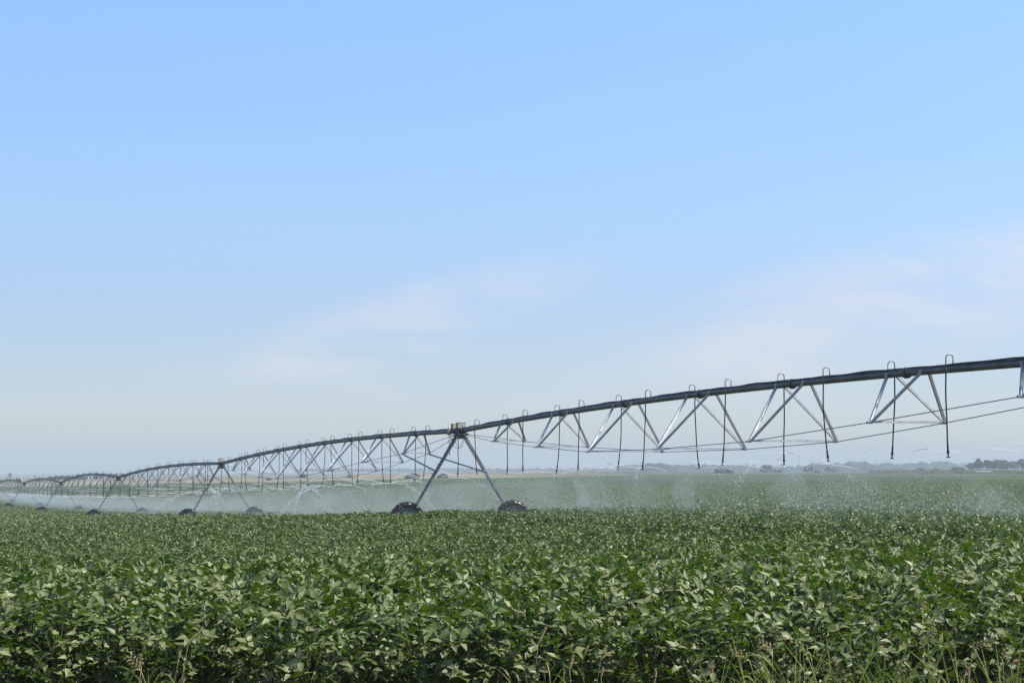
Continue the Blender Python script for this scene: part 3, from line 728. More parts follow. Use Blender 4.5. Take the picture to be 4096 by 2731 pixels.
PLUMES = [(2322, 1895, 2037, 66, .35, .5), (2390, 1905, 2050, 66, 1.0, .10), (2740, 1885, 2050, 60, .55, .22), (3165, 1855, 2040, 56, .7, .16), (3290, 1900, 2060, 54, 1.1, .06), (3900, 1890, 2070, 50, .8, .10),
 (3990, 1930, 2080, 48, .8, .12), (1655, 1925, 2010, 82, .22, .4), (1540, 1940, 2040, 88, .8, .10), (1850, 1900, 2030, 84, 1.3, .05), (1300, 1950, 2040, 104, 1.0, .08), (960, 1950, 2040, 125, 1.2, .08), (790, 1975, 2040, 140, 1.4, .07), (2560, 1880, 2040, 66, .9, .06), (3450, 1880, 2050, 54, .9, .07), (2180, 1890, 2030, 74, 1.0, .06)]
for i, (px_, y0_, y1_, Z_, rad_, dn_) in enumerate(PLUMES):
    a_ = at(px_, y1_, Z_); b_ = at(px_+rs.uniform(-14, 14), y0_, Z_); mb = MB(); ln = (b_-a_).length
    pts = [a_.lerp(b_, u)+Vector((.12*math.sin(u*5+i), 0, 0)) for u in np.linspace(0, 1, 14)]
    for p_, u in zip(pts, np.linspace(0, 1, 14)):
        rr__ = rad_*max(.03, (math.sin(math.pi*min(1, (u*.97+.015)))**.6)*(1-.55*u)*(1+.15*math.sin(u*9+i)))
        for q in range(18): mb.v.append(Vector((p_.x+rr__*math.cos(q*math.pi/9), p_.y+rr__*math.sin(q*math.pi/9), p_.z)))
    for j in range(13):
        for q in range(18): mb.f.append((j*18+q, j*18+(q+1) % 18, (j+1)*18+(q+1) % 18, (j+1)*18+q))
    mb.f.append(tuple(reversed(range(18)))); mb.f.append(tuple(range(13*18, 14*18)))
    o_ = mb.obj('mist', vol_mat('plume_mist', dn_)); outward(o_.data); tag(o_, 'thin drifting plume of fine drops hanging below the sprinklers', 'mist', 'mist plumes below the sprinklers', 'stuff')
# ------------------------------------------------------------------ far trees, buildings and poles
M['treeleaf'] = leaf_mat('tree_leaf', (.013, .026, .008), (.038, .058, .020), (.034, .05, .017), .12, .6, 0, (.10, .16, .03), .2)
M['bark'] = mat('bark', (.10, .075, .055), .9)
M['silo'] = mat('concrete_silo', (.62, .60, .56), .7, 0, .06, .2)
M['silo_grey'] = mat('grey_steel_bin', (.40, .43, .46), .5, .2, .08, .2)
M['white'] = mat('white_siding', (.74, .74, .72), .6)
M['roofgrey'] = mat('grey_roof', (.50, .51, .52), .5)
M['redroof'] = mat('brown_roof', (.20, .13, .10), .7)
M['window'] = mat('dark_window', (.03, .035, .04), .2)
M['steel'] = mat('mast_steel', (.30, .31, .33), .5, .3)
M['wood'] = mat('pole_wood', (.16, .12, .09), .8)
rt = np.random.default_rng(21)
def crown_mesh(cells, n, leaf, name='crown'):
    """leaf-sized faces spread through a union of uneven lobes: cells = [(c, r)], local coordinates"""
    cs = np.array([c for c, r in cells], float); rr_ = np.array([r for c, r in cells], float)
    vol = rr_.prod(1); pick = rt.choice(len(cells), n, p=vol/vol.sum())
    dvec = rt.normal(0, 1, (n, 3)); dvec /= np.linalg.norm(dvec, axis=1)[:, None]
    rad = rt.uniform(0.15, 1, n)**.42*(1+rt.normal(0, .07, n))
    p = cs[pick]+dvec*rr_[pick]*rad[:, None]
    nr_ = dvec+rt.normal(0, .6, (n, 3))+np.array([0, 0, .3]); nr_ /= np.linalg.norm(nr_, axis=1)[:, None]
    a = np.cross(nr_, rt.normal(0, 1, (n, 3))); a /= np.linalg.norm(a, axis=1)[:, None]; b = np.cross(nr_, a)
    s = (leaf*rt.uniform(.5, 1.3, n))[:, None]
    V = np.stack([p-a*s-b*s*.3, p+b*s*.75, p+a*s-b*s*.2, p-b*s*.8], 1).reshape(-1, 3)
    tint = np.repeat(np.clip(rt.normal(.45, .28, n)+.25*(rt.random(len(cells))[pick]-.5), 0, 1), 4)
    return np_mesh(name, V, np.arange(4*n).reshape(-1, 4), [M['treeleaf']], False, tint)
def lobes(w, h, n, base=.28):
    out_ = []
    for i in range(n):
        x = rt.uniform(-.5, .5)*w*.72; y = rt.uniform(-.5, .5)*w*.5; zt = h*(1-.55*(abs(x)/(w*.5))**1.7)*rt.uniform(.78, 1.0)
        r = w*rt.uniform(.16, .30); rz = min(r*rt.uniform(.7, 1.1), h*.4)
        out_.append(((x, y, max(zt-rz, h*base)), (r, r, rz)))
    for i in range(max(2, n//3)):
        x = rt.uniform(-.4, .4)*w; out_.append(((x, rt.uniform(-.2, .2)*w, h*.38), (w*.24, w*.24, h*.28)))
    return out_
def tree(pxl, pxr, ytop, ybase, Z, label, kind='tree', n=420, nl=7, group='trees beyond the bean field', low=False):
    cx = (pxl+pxr)/2; b = at(cx, ybase, Z); b.z -= .2; w = (pxr-pxl)/F*Z; h = (ybase-ytop)/F*Z
    r = empty('shrub' if kind == 'shrub' else 'broadleaf_tree', b, label, kind, group)
    cl = lobes(w, h, nl, .2 if low or kind == 'shrub' else .3)
    o = bpy.data.objects.new('crown', crown_mesh(cl, n, max(w, h)*.042+.12)); COL.objects.link(o); o.parent = r
    tb = MB(); tb.tube([b-UP*.5, b+UP*h*.3, b+UP*h*.62], [w*.045+.08, w*.035+.05, .05], 6)
    for q in range(3):
        c = cl[q][0]; tb.tube([b+UP*h*.28, b+Vector(c)], [w*.02+.04, .03], 5)
    tb.obj('stem' if kind == 'shrub' else 'trunk', M['bark'], r)
    return r
TREES = [
 # left, beyond the far spans
 (-14, 7, 1915, 1926, 900, 'dark tree cut by the left frame edge behind the farthest span', 'tree'),
 (62, 83, 1907, 1926, 900, 'round tree between the lattice mast and the small white building', 'tree'),
 (143, 166, 1909, 1920, 1000, 'low bushy tree right of the thin pole, left of the long grove', 'tree'),
 (187, 215, 1902, 1917, 1050, 'low crown at the lower end of the long hilltop grove', 'tree'),
 (208, 240, 1899, 1917, 1060, 'second crown of the hilltop grove, slightly taller than its neighbour', 'tree'),
 (232, 262, 1897, 1917, 1050, 'middle crown of the hilltop grove seen over the pipe arch', 'tree'),
 (256, 288, 1897, 1916, 1060, 'broad crown of the hilltop grove beside the tallest one', 'tree'),
 (282, 306, 1898, 1916, 1070, 'narrow dense crown just before the tallest crown of the grove', 'tree'),
 (300, 328, 1893, 1915, 1060, 'tallest crown ending the first half of the hilltop grove', 'tree'),
 (326, 352, 1903, 1915, 1100, 'small crown in the gap of the hilltop grove', 'tree'),
 (372, 404, 1895, 1912, 1100, 'crown over the white farm buildings, start of the second grove', 'tree'),
 (398, 432, 1890, 1911, 1100, 'rounded crown of the second grove behind the pipe', 'tree'),
 (428, 458, 1892, 1911, 1110, 'crown of the second grove just left of the third tower box', 'tree'),
 (452, 484, 1888, 1910, 1110, 'tall crown directly behind the third tower box', 'tree'),
 (480, 508, 1890, 1909, 1110, 'last crown of the second grove, right of the third tower box', 'tree'),
 (1203, 1234, 1893, 1908, 900, 'bush on the tan hill between second and first tower', 'shrub'),
 (1065, 1086, 1908, 1916, 820, 'tiny scrub at the lower edge of the tan hill', 'shrub'),
 (1386, 1406, 1896, 1908, 880, 'lone shrub on the tan field left of the round dark bush', 'shrub'),
 (1626, 1682, 1888, 1914, 780, 'round dark bush on the tan field beside the first tower leg', 'shrub'),
 (1757, 1790, 1888, 1909, 820, 'domed bush on the tan field between the first tower legs', 'shrub'),
 (1745, 1765, 1898, 1909, 820, 'small bush touching the domed bush between the tower legs', 'shrub'),
 (2293, 2318, 1892, 1905, 900, 'low dark shrub at the pale field edge under the hoses', 'shrub'),
 (2516, 2534, 1892, 1900, 950, 'tiny shrub on the pale strip right of the small trailer', 'shrub'),
 (2822, 2832, 1884, 1896, 1000, 'small pointed bush left of the big dark bush', 'shrub'),
 (2858, 2902, 1868, 1896, 1000, 'big dark rounded bush standing alone in the field', 'shrub'),
 (2892, 2932, 1872, 1896, 1000, 'lower lobe shaped bush against the big dark bush', 'shrub'),
 (3036, 3066, 1874, 1892, 1300, 'low dark tree at the foot of the tall crown left of the silos', 'tree'),
 (3046, 3086, 1855, 1890, 1300, 'tall spreading tree left of the grain silos', 'tree'),
 (3084, 3112, 1872, 1890, 1400, 'tree standing before the foot of the grain silos', 'tree'),
 (3108, 3140, 1870, 1890, 1400, 'dense tree hiding the base of the light silos', 'tree'),
 (3212, 3240, 1862, 1888, 1300, 'tall tree left of the white house', 'tree'),
 (3238, 3262, 1864, 1886, 1350, 'tree crown rising behind the white house', 'tree'),
 (3256, 3280, 1878, 1892, 1200, 'round bush in front of the white house', 'shrub'),
 (3296, 3324, 1863, 1889, 1400, 'tree between the white house and the barn, rounded top', 'tree'),
 (3322, 3352, 1868, 1889, 1450, 'lower tree right of the rounded one before the barn', 'tree'),
 (3660, 3698, 1868, 1884, 1150, 'dark bush behind the corn right of the parked car', 'shrub'),
 (3724, 3760, 1871, 1883, 1250, 'pale low bush behind the middle of the corn strip', 'shrub'),
 (3800, 3860, 1866, 1880, 1150, 'long flat bush left of the tall grove', 'shrub'),
 (3864, 3900, 1845, 1877, 1150, 'left tree of the tall grove, lower than the spiky one', 'tree'),
 (3896, 3932, 1830, 1876, 1150, 'spiky topped tree of the tall grove', 'tree'),
 (3928, 3972, 1834, 1875, 1150, 'rounded tree between the spiky one and the biggest crown', 'tree'),
 (3964, 4034, 1827, 1875, 1150, 'biggest domed crown of the tall grove', 'tree'),
 (4034, 4072, 1837, 1874, 1150, 'ragged tree right of the biggest crown', 'tree'),
 (4064, 4112, 1826, 1874, 1150, 'tall ragged tree cut by the right frame edge', 'tree'),
]
for i, (a, b, yt, yb, Z, lab, kd) in enumerate(TREES):
    big = (b-a) > 35
    tree(a, b, yt, yb, Z, lab, kd, 2600 if big else 1000, 9 if big else 6, 'bushes at the far field edge' if kd == 'shrub' else 'trees beyond the bean field', big)
# continuous far tree belt, too dense and distant to tell the trees apart
cells = []
for (x0, x1, Z, yb, hmin, hmax) in ((2120, 2700, 3400, 1886, 3, 7), (2480, 3420, 2700, 1887, 5, 10), (3380, 4150, 2700, 1887, 7, 14), (3500, 4150, 4200, 1886, 13, 19), (3250, 3480, 2400, 1888, 7, 11), (1180, 2150, 3600, 1885, 3, 6), (2600, 2680, 2300, 1887, 8, 11)):
    x = x0
    while x < x1:
        c = at(x, yb, Z); h = rt.uniform(hmin, hmax); w = rt.uniform(.5, 1.0)*h
        cells.append(((c.x, c.y+rt.uniform(-20, 20), c.z+h*.45), (w, w, h*.55))); x += w*rt.uniform(.5, 1.1)/Z*F
vv = len(cells); o = bpy.data.objects.new('distant_treeline', crown_mesh(cells, 60000, 2.4, 'distant_treeline')); COL.objects.link(o)
tag(o, 'long hazy belt of far trees along the horizon', 'treeline', kind='stuff')
# corn strip along the far edge on the right
n_ = 9000; px = rt.uniform(3474, 4300, n_); Zc = rt.uniform(905, 960, n_)+np.interp(px, [3474, 3600, 4100], [30, 0, -90])
X = (px-2048)/F*Zc; gz_ = gz(X, Zc); s = rt.uniform(.7, 1.1, n_)
a = rt.uniform(0, 6.28, n_); ca = np.cos(a); sa = np.sin(a); hh = 2.1*s
V = np.stack([np.stack([X-ca*.25, Zc-sa*.25, gz_-.2], 1), np.stack([X+ca*.25, Zc+sa*.25, gz_-.2], 1), np.stack([X+ca*.45, Zc+sa*.45, gz_+hh*.7], 1), np.stack([X, Zc, gz_+hh], 1)], 1).reshape(-1, 3)
M['corn'] = leaf_mat('ripening_corn', (.17, .16, .055), (.38, .31, .15), (.2, .2, .08), .2, .7, 0, (.25, .22, .06), .2)
o = bpy.data.objects.new('corn_strip', np_mesh('corn_strip', V, np.arange(4*n_).reshape(-1, 4), [M['corn']], False, np.repeat(rt.random(n_), 4))); COL.objects.link(o)
tag(o, 'strip of ripening brownish corn along the far right field edge', 'corn', kind='stuff')
# grain elevator
def cyl(mb, c, r, h, n=20, cone=0):
    c = Vector(c); mb.tube([c, c+UP*h]+([c+UP*(h+cone)] if cone else []), [r, r]+([.1] if cone else []), n); return mb
Z = 3000; e0 = at(3122, 1888, Z)
el = empty('grain_elevator', e0, 'pale grain elevator with silos and headhouse far off in the haze', 'grain elevator')
sc_ = Z/F
def ex(px): return at(px, 1888, Z)
b = MB()
for px_ in (3114, 3120): cyl(b, ex(px_)+Vector((0, 8 if px_ > 3116 else 0, 0)), 3.4*sc_, 45*sc_)
b.obj('grey_bin', M['silo_grey'], el, True)
cyl(MB(), ex(3128), 3.2*sc_, 55*sc_).obj('silo', M['silo'], el, True)
cyl(MB(), ex(3134), 3.0*sc_, 38*sc_).obj('silo', M['silo'], el, True)
cyl(MB(), ex(3137.5)+Vector((0, 6, 0)), 2.8*sc_, 41*sc_).obj('silo', M['silo'], el, True)
MB().box(ex(3121)+UP*57*sc_, (1, 0, 0), (0, 1, 0), UP, 7*sc_, 5*sc_, 5*sc_).box(ex(3112.5)+UP*50*sc_, (1, 0, 0), (0, 1, 0), UP, 3*sc_, 4*sc_, 14*sc_).box(ex(3117)+UP*47*sc_, (1, 0, 0), (0, 1, 0), UP, 14*sc_, 4*sc_, 2.5*sc_).obj('headhouse', M['silo_grey'], el)
# masts and poles
def mast(px_, yt, yb, Z, w, label, name='lattice_mast', cat='mast', arms=False):
    b0 = at(px_, yb, Z); t_ = at(px_, yt, Z); r = empty(name, b0, label, cat); m_ = MB(); hh_ = (t_-b0).length
    cs = [Vector((w*math.cos(a), w*math.sin(a), 0)) for a in (0, 2.09, 4.19)]
    for c in cs: m_.tube([b0+c, t_+c*.3], w*.16+.04, 4)
    nseg = 12
    for i in range(nseg):
        for j in range(3):
            u = i/nseg; v = (i+1)/nseg; m_.tube([b0+cs[j]*(1-.7*u)+UP*hh_*u, b0+cs[(j+1) % 3]*(1-.7*v)+UP*hh_*v], w*.08+.03, 3)
    m_.obj('lattice', M['steel'], r)
    h_ = MB().box(t_-UP*.4, (1, 0, 0), (0, 1, 0), UP, w*2.6, w*1.2, .8+w*.5); h_.obj('mast_head', M['steel'], r); return r
mast(3197, 1821, 1888, 3200, .9, 'faint thin communication mast right of the grain elevator')
mast(2920, 1860, 1888, 2500, 1.5, 'stubby water tower like mast above the big dark bush')
mast(41, 1893, 1922, 1100, .7, 'thin lattice grain leg left of the round tree, with a sloping conveyor')
cv = MB().tube([at(40, 1896, 1100), at(24, 1915, 1105)], .25, 4); lm = [o for o in bpy.data.objects if o.name.startswith('lattice_mast')][-1]; cv.obj('conveyor', M['steel'], lm)
mp_ = empty('utility_pole', at(140, 1921, 1100), 'bare thin pole between the round tree and the hilltop grove', 'utility pole')
MB().tube([at(140, 1922, 1100), at(140, 1900, 1100)], .16, 6).beam(at(140, 1901.5, 1100)-Vector((.9, 0, 0)), at(140, 1901.5, 1100)+Vector((.9, 0, 0)), .12, .12).obj('pole', M['wood'], mp_)
for i, px_ in enumerate((93, 114)):
    r = empty('utility_pole', at(px_, 1922, 1400), ['small pole with crossarm right of the small white building', 'small pole with crossarm left of the bare thin pole'][i], 'utility pole', 'far power poles')
    MB().tube([at(px_, 1923, 1400), at(px_, 1910, 1400)], .2, 5).beam(at(px_, 1912, 1400)-Vector((1, 0, 0)), at(px_, 1912, 1400)+Vector((1, 0, 0)), .15, .15).obj('pole', M['wood'], r)
# buildings
def house(pxl, pxr, yt, yb, Z, label, roofm, name='farm_building', cat='building', yaw=0.0, eave=.55):
    c = at((pxl+pxr)/2, yb, Z); w = (pxr-pxl)/F*Z; h = (yb-yt)/F*Z; dp = w*.7; r = empty(name, c, label, cat)
    ca_, sa_ = math.cos(yaw), math.sin(yaw); ax = Vector((ca_, sa_, 0)); ay = Vector((-sa_, ca_, 0)); hw_ = h*eave
    MB().box(c+ay*dp/2+UP*(hw_/2-.5), ax, ay, UP, w*.94, dp, hw_+1).prism(c+ay*.02, c+ay*(dp-.02), [(-w*.47, hw_), (w*.47, hw_), (0, h*.96)], UP).obj('wall', M['white'], r)
    rf = MB()
    for s in (-1, 1):
        p = c+UP*h; rf.prism(c-ay*.25, c+ay*(dp+.25), [(0, h), (s*w*.53, hw_-.1), (s*w*.53, hw_+.08), (0, h+.2)] if s > 0 else [(0, h+.2), (s*w*.53, hw_+.08), (s*w*.53, hw_-.1), (0, h)], UP)
    rf.obj('roof', roofm, r)
    MB().box(c-ay*.03+UP*hw_*.38, ax, ay, UP, w*.2, .06, hw_*.7).obj('door', M['window'], r)
    for s in (-1, 1): MB().box(c-ay*.03+ax*s*w*.3+UP*hw_*.55, ax, ay, UP, w*.1, .06, hw_*.3).obj('window', M['window'], r)
    return r
house(3472, 3501, 1876, 1892, 895, 'white gabled barn at the left end of the corn strip', M['roofgrey'], 'barn', 'barn', R(-12))
house(3252, 3266, 1875, 1890, 1280, 'white house half hidden by a round bush under tall trees', M['white'], 'farmhouse', 'house')
house(82, 89, 1916, 1924, 950, 'tiny white building right of the round tree', M['white'])
house(345, 353, 1903, 1911, 1000, 'white farm shed under the grove, before its gap', M['white'])
house(358, 367, 1902, 1911, 1010, 'second white farm shed in the gap of the grove', M['roofgrey'])
house(400, 414, 1903, 1911, 1000, 'white farmhouse under the second grove with brown roof', M['redroof'], 'farmhouse', 'house')
house(2653, 2672, 1878, 1886, 2200, 'pale long building below the far trees left of the big bush', M['white'])
# parked car on the far track
def car(px_, yb, Z, label):
    c = at(px_, yb, Z); r = empty('parked_car', c, label, 'car'); m_ = mat('tan_car_paint', (.42, .36, .26), .35, .2)
    ax = Vector((1, 0, 0)); ay = Vector((0, 1, 0)); Ln = 4.6
    MB().prism(c-ay*.9, c+ay*.9, [(-2.3, .35), (2.3, .35), (2.3, .8), (2.1, .95), (1.0, 1.05), (.4, 1.5), (-1.3, 1.5), (-2.1, 1.0), (-2.3, .9)], UP).obj('body', m_, r)
    MB().prism(c-ay*.91, c-ay*.90, [(.85, 1.05), (.35, 1.42), (-1.2, 1.42), (-1.75, 1.05)], UP).obj('window', M['window'], r)
    for x in (-1.45, 1.45):
        for y in (-.8, .8): MB().tube([c+ax*x+ay*(y-.1)+UP*.33, c+ax*x+ay*(y+.1)+UP*.33], .33, 12).obj('wheel', M['tyre'], r)
car(3659, 1896, 880, 'tan car parked on the track in front of the corn strip')
tr_ = empty('trailer', at(2433, 1902, 860), 'tiny pale trailer with a frame on the pale field strip', 'trailer'); c = at(2433, 1903, 860)
MB().box(c+UP*.7, (1, 0, 0), (0, 1, 0), UP, 2.4, 1.6, .5).obj('bed', M['silo_grey'], tr_)
fr = MB()
for x in (-1.1, 1.1): fr.tube([c+Vector((x, 0, .9)), c+Vector((x, 0, 1.7))], .06, 4)
fr.tube([c+Vector((-1.1, 0, 1.7)), c+Vector((1.1, 0, 1.7))], .06, 4); fr.obj('frame', M['steel'], tr_)
for x in (-.7, .7): MB().tube([c+Vector((x, -.7, .3)), c+Vector((x, -.5, .3))], .3, 10).obj('wheel', M['tyre'], tr_)
rl = empty('pipe_rail', at(3940, 1891, 880), 'long pale low pipe with bent end in front of the corn at the right', 'pipe')
MB().tube([at(3903, 1891, 840), at(3904, 1885.5, 840), at(3970, 1885.5, 840), at(3977, 1891.5, 840)], .2, 6).obj('rail', M['white'], rl)
for px_ in (3920, 3938, 3955): MB().tube([at(px_, 1893, 840), at(px_, 1885.5, 840)], .06, 4).obj('post', M['steel'], rl)
# a second, distant irrigation machine crossing the tan hill
fm = empty('far_irrigation_machine', at(640, 1935, 720), 'thin distant irrigation machine crossing below the tan hill', 'irrigation machine')
b = MB(); xs = [470, 521, 590, 672, 756, 860]
ys = [1934, 1927, 1921, 1921, 1922, 1921]; pts = []
for i in range(5):
    for u in np.linspace(0, 1, 6, endpoint=False): pts.append(at(xs[i]*(1-u)+xs[i+1]*u, ys[i]*(1-u)+ys[i+1]*u-2.2*4*u*(1-u)*.6, 720))
pts.append(at(860, 1921, 720)); b.tube(pts, .09, 5)
b.obj('pipe', M['pipe'], fm)
b = MB()
for i in range(5):
    pr_ = None
    for u in (.08, .25, .42, .58, .75, .92):
        p = at(xs[i]*(1-u)+xs[i+1]*u, ys[i]*(1-u)+ys[i+1]*u+3.2*4*u*(1-u)*1.4, 720); q = at(xs[i]*(1-u)+xs[i+1]*u, ys[i]*(1-u)+ys[i+1]*u-2.2*4*u*(1-u)*.6, 720)
        b.tube([p, q], .03, 3)
        if pr_ is not None: b.tube([pr_, p], .04, 3)
        pr_ = p
b.obj('truss', M['galv'], fm)
for i in (1, 2, 3, 4):
    c = at(xs[i], ys[i], 720); gzz = float(gz(np.array([c.x]), np.array([720.]))[0])
    b = MB(); 
    for s in (-1, 1): b.tube([c, Vector((c.x+s*.25, c.y+s*1.9, gzz+.6))], .07, 4); b.tube([Vector((c.x+s*.25-.15, c.y+s*1.95, gzz+.62)), Vector((c.x+s*.25+.15, c.y+s*1.95, gzz+.62))], .6, 12)
    b.obj('tower', M['galv'], fm)

# ------------------------------------------------------------------ grasses in front of the crop
M['blade'] = leaf_mat('grass_blade', (.15, .24, .035), (.44, .50, .15), (.2, .28, .1), .3, .5, 0, (.3, .42, .06))
M['culm'] = mat('grass_stem', (.30, .34, .14), .6)
M['seed'] = mat('foxtail_seed_head', (.52, .43, .20), .85, 0, .3, 60)
M['seedpink'] = mat('reddish_seed_head', (.50, .30, .19), .85, 0, .3, 60)
M['barn'] = mat('barnyard_seed_head', (.42, .36, .17), .85, 0, .3, 60)
rw = np.random.default_rng(3)
def curve_pts(p0, p1, bend, n=9):
    p0 = Vector(p0); p1 = Vector(p1); out_ = []
    for i in range(n):
        a = i/(n-1); q = p0.lerp(p1, a); q += Vector(bend)*(4*a*(1-a)); out_.append(q)
    return out_
def blade(root, p0, p1, bend, w):
    pts = curve_pts(p0, p1, bend, 8); V = []; T = []
    for i, p in enumerate(pts):
        a = i/7; hw_ = w*(1-a)**.7*(.55+.9*min(1, a*4))*.6; t = (pts[min(i+1, 7)]-pts[max(i-1, 0)]).normalized(); s = t.cross(Vector((.3, -1, .15))).normalized()
        V += [p-s*hw_, p+UP*.0+s.cross(t)*hw_*.35, p+s*hw_]
    V = np.array([tuple(v) for v in V]); Fq = []
    for i in range(7):
        for j in range(2): a = i*3+j; Fq.append((a, a+1, a+4, a+3))
    return V, np.array(Fq)
def head_mesh(pts, r, mb=None, n=8):
    """bristly spike along a curve"""
    b = mb or MB(); k = len(pts); b.tube(pts, [r*(.35+.65*math.sin(math.pi*min(1, (i+.7)/(k))))**.8 for i in range(k)], n)
    for i in range(k-1):
        for q in range(9):
            a = rw.uniform(0, 6.28); c = pts[i].lerp(pts[i+1], rw.random()); t = (pts[i+1]-pts[i]).normalized(); u = t.orthogonal().normalized(); v = t.cross(u)
            dd = (u*math.cos(a)+v*math.sin(a)); b.tube([c+dd*r*.6, c+dd*r*1.9+t*r*1.5], [.0009, .0004], 3, False)
    return b
def foxtail(px0, px1, y0, y1, Z, label, pink=False, droop=0.0, leaves=1):
    """stem from the bottom up to the seed head, whose base is (px0,y0) and tip (px1,y1) in the photo"""
    hb = at(px0, y0, Z); ht = at(px1, y1, Z); gb = Vector((hb.x-(ht.x-hb.x)*1.2+rw.uniform(-.05, .05), Z+rw.uniform(-.05, .05), 0)); gb.z = float(ground(gb.x, gb.y)[0])-.1
    r = empty('foxtail_grass', gb, label, 'foxtail grass', 'foxtail grasses at the near field edge')
    MB().tube(curve_pts(gb, hb, (rw.uniform(-.03, .03), 0, 0)), .0022, 5).obj('stem', M['culm'], r, True)
    pts = []
    for i in range(8):
        a = i/7; q = hb.lerp(ht, a); q += UP*droop*4*a*(1-a); pts.append(q)
    head_mesh(pts, .0075).obj('seed_head', M['seedpink'] if pink else M['seed'], r)
    for i in range(leaves):
        a = rw.uniform(.35, .75); p = gb.lerp(hb, a); s = rw.choice([-1, 1]); q = p+Vector((s*rw.uniform(.08, .2), rw.uniform(-.05, .05), rw.uniform(.04, .16)))
        V, Fq = blade(r, p, q, (0, 0, .04), .007); me = np_mesh('leaf_blade', V-np.array(gb)[None], Fq, [M['blade']], True, np.full(len(V), rw.random()))
        o = bpy.data.objects.new('leaf_blade', me); COL.objects.link(o); o.parent = r
FOX = [
 (2152, 2185, 2576, 2507, 'foxtail with long straight orange head, left of the dead centre weeds', 0, 0),
 (1996, 2044, 2668, 2722, 'foxtail drooping to the lower right edge, leftmost of the middle bunch', 0, .03),
 (2046, 2076, 2684, 2720, 'short golden foxtail next to the drooping one in the middle bunch', 0, .02),
 (2092, 2066, 2640, 2617, 'small brown foxtail bent left on a thin high stem above the middle bunch', 0, .01),
 (2180, 2174, 2714, 2664, 'left upright foxtail of the close golden pair', 0, 0),
 (2198, 2188, 2700, 2652, 'right upright foxtail of the close golden pair', 0, 0),
 (2278, 2294, 2676, 2622, 'slender foxtail just left of the tallest stem in the middle', 0, 0),
 (2330, 2352, 2636, 2582, 'tallest foxtail of the middle weeds, leaning right', 0, 0),
 (2402, 2456, 2640, 2608, 'foxtail with a hooked head nodding right, beside the tallest one', 0, .02),
 (2404, 2414, 2704, 2672, 'pinkish foxtail right of the middle weeds near the frame bottom', 1, 0),
 (2622, 2624, 2710, 2676, 'lone small foxtail near the frame bottom between the weed groups', 1, 0),
 (2848, 2852, 2690, 2666, 'pink stubby foxtail at the left border of the dense right weeds', 1, .01),
 (3876, 3874, 2714, 2666, 'reddish upright foxtail standing alone among the right weeds', 1, 0),
 (4046, 4070, 2660, 2640, 'curled pink foxtail near the right frame edge', 1, .015),
 (3998, 3998, 2690, 2664, 'brown foxtail on the stem below the curled pink one', 0, 0),
 (3754, 3756, 2738, 2708, 'left of two stubby foxtails rising from the frame bottom at right', 1, 0),
 (3776, 3778, 2740, 2716, 'right of two stubby foxtails rising from the frame bottom at right', 1, 0),
 (3842, 3848, 2738, 2712, 'short pale foxtail at the frame bottom before the reddish upright one', 0, 0),
 (3338, 3346, 2700, 2672, 'golden foxtail inside the tangle of dry grass', 0, 0),
 (752, 812, 2578, 2508, 'single long dark foxtail leaning over the beans at the left', 0, 0),
 (716, 720, 2632, 2604, 'small foxtail under the long leaning one at the left', 0, 0),
 (558, 566, 2738, 2706, 'plump foxtail at the frame bottom under the yellow barnyard grass', 0, 0),
 (732, 736, 2734, 2700, 'foxtail tip just above the frame bottom right of the barnyard grass', 1, 0),
]
for i, (a, b_, c, d, lab, pk, dr) in enumerate(FOX): foxtail(a, b_, c, d, 16.3+rw.uniform(-.25, .35), lab, bool(pk), dr, 1 if i % 2 else 2)
def barnyard(px0, py0, px1, py1, Z, label, nleaf=4, nb=7, sp=.06):
    hb = at(px0, py0, Z); ht = at(px1, py1, Z); gb = Vector((hb.x-(ht.x-hb.x)*.9, Z, 0)); gb.z = float(ground(gb.x, gb.y)[0])-.1
    r = empty('barnyard_grass', gb, label, 'barnyard grass', 'barnyard grasses at the near field edge')
    MB().tube(curve_pts(gb, hb, (rw.uniform(-.04, .04), 0, 0)), .0032, 5).obj('stem', M['culm'], r, True)
    b = MB(); b.tube([hb, hb.lerp(ht, .5)+UP*.005, ht], [.003, .002, .001], 4)
    for i in range(nb):
        a = i/nb; p = hb.lerp(ht, a*.92); s = -1 if i % 2 else 1; ax = (ht-hb).normalized(); sd = ax.cross(Vector((0, 1, 0)))*s
        ln = sp*(1-.55*a); tip = p+ax*ln*.55+sd*ln*.7+Vector((0, rw.uniform(-.3, .3)*ln, 0)); pts = [p.lerp(tip, u)+UP*.008*math.sin(math.pi*u) for u in (0, .25, .5, .75, 1)]
        head_mesh(pts, .0055, b, 6)
    b.obj('seed_head', M['barn'], r)
    for i in range(nleaf):
        a = rw.uniform(.25, .8); p = gb.lerp(hb, a); s = -1 if i % 2 else 1; q = p+Vector((s*rw.uniform(.12, .3), rw.uniform(-.08, .05), rw.uniform(-.02, .2)))
        V, Fq = blade(r, p, q, (0, 0, .06), .012); me = np_mesh('leaf_blade', V-np.array(gb)[None], Fq, [M['blade']], True, np.full(len(V), rw.random()))
        o = bpy.data.objects.new('leaf_blade', me); COL.objects.link(o); o.parent = r
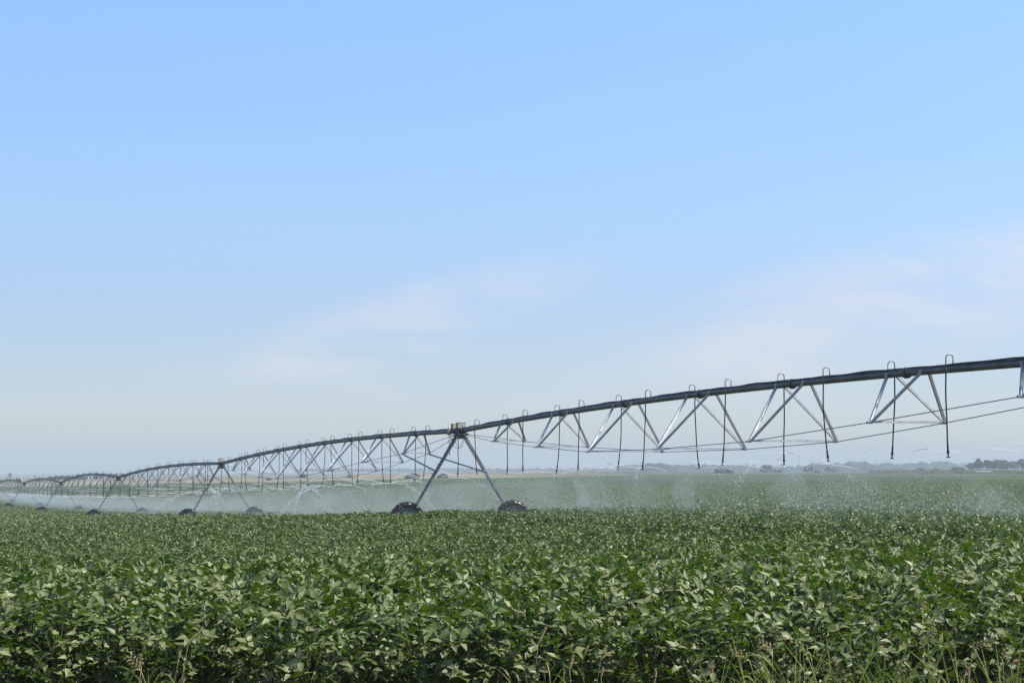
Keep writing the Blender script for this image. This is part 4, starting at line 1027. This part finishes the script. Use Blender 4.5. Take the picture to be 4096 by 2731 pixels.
BARN = [
 (562, 2678, 506, 2618, 'yellow barnyard grass with branching head and curved blade at the left', 4, 9, .07),
 (566, 2668, 556, 2610, 'upright barnyard head crossing the yellow branching one', 2, 6, .03),
 (2998, 2640, 2902, 2580, 'barnyard grass leaning far left at the start of the right tangle', 3, 8, .06),
 (3090, 2600, 3026, 2560, 'pale feathery barnyard head above the right tangle', 3, 8, .06),
 (3240, 2610, 3130, 2542, 'long brown barnyard head bending left over the tangle', 3, 9, .06),
 (3310, 2660, 3270, 2612, 'brown barnyard head in the middle of the tangle', 3, 7, .045),
 (3350, 2650, 3330, 2628, 'short brown barnyard head leaning left right of the tangle middle', 2, 5, .04),
 (3524, 2602, 3514, 2534, 'slim tall barnyard head standing upright over the beans', 2, 7, .03),
 (3600, 2700, 3612, 2628, 'barnyard grass with broken brown head at a bent stem', 3, 6, .04),
 (3712, 2550, 3744, 2512, 'barnyard head leaning right high over the beans', 3, 7, .045),
 (3890, 2590, 3950, 2566, 'brown barnyard head reaching right near the large blades', 3, 7, .05),
 (4010, 2640, 4026, 2582, 'dark barnyard spike near the right frame edge', 4, 6, .04),
 (3452, 2690, 3448, 2650, 'small yellow barnyard tuft between tangle and bent stem', 3, 5, .04),
 (3690, 2440, 3700, 2372, 'tall thin brown barnyard head rising highest at the right', 1, 7, .03),
]
for a in BARN: barnyard(*a[:4], 16.2+rw.uniform(-.2, .4), a[4], *a[5:])
# loose uncounted blades and stalks filling the weedy verge
V_ = []; F_ = []; T_ = []; off = 0
def addb(px_, yb_, Z, dx, dz, w, bend, t):
    global off
    p = at(px_, yb_, Z); q = p+Vector((dx, rw.uniform(-.1, .1), dz)); V, Fq = blade(None, p, q, (0, 0, bend), w); V_.append(V); F_.append(Fq+off); T_.append(np.full(len(V), t)); off += len(V)
for i in range(250):
    r_ = rw.random()
    if r_ < .50: px_ = rw.normal(3150, 190)
    elif r_ < .84: px_ = rw.normal(3640, 240)
    elif r_ < .93: px_ = rw.normal(4040, 60)
    elif r_ < .97: px_ = rw.normal(2220, 90)
    else: px_ = rw.normal(590, 60)
    tall = rw.random() < .16; hgt = rw.uniform(.32, .62) if tall else rw.uniform(.12, .36)
    sc__ = .75 if px_ < 2800 else 1
    addb(px_, 2790, 16.1+rw.uniform(-.3, .4), rw.normal(0, .22)*sc__, hgt*sc__, rw.uniform(.0015, .004) if not tall else rw.uniform(.003, .007), rw.uniform(-.02, .08), rw.uniform(.1, 1))
for (px_, dx, dz, w) in ((3330, -.06, .52, .012), (3590, .30, .42, .014), (3500, .02, .60, .009), (3790, -.34, .40, .011), (3560, .18, .50, .012), (3980, -.22, .46, .012), (4060, .05, .52, .012), (3450, -.03, .6, .008), (3400, .0, .55, .009), (3700, .26, .62, .010), (2220, .10, .20, .010), (600, .12, .22, .010), (3660, .46, .33, .010)):
    addb(px_, 2790, 16.2, dx, dz, w, .05, rw.uniform(.2, .8))
o = bpy.data.objects.new('verge_grass', np_mesh('verge_grass', np.concatenate(V_), np.concatenate(F_), [M['blade']], True, np.concatenate(T_))); COL.objects.link(o)
tag(o, 'tangle of pale thin grass blades along the near field edge', 'grass', kind='stuff')

# ------------------------------------------------------------------ haze
hz_ = MB().box((0, 4600, 22), (1, 0, 0), (0, 1, 0), (0, 0, 1), 25600, 9400, 72)
ho_ = hz_.obj('haze', vol_mat('haze_air', HAZE_D, (.76, .895, .97), .0)); outward(ho_.data); ho_.display_type = 'WIRE'
tag(ho_, 'pale summer haze fading the far trees and fields', 'haze', kind='stuff')
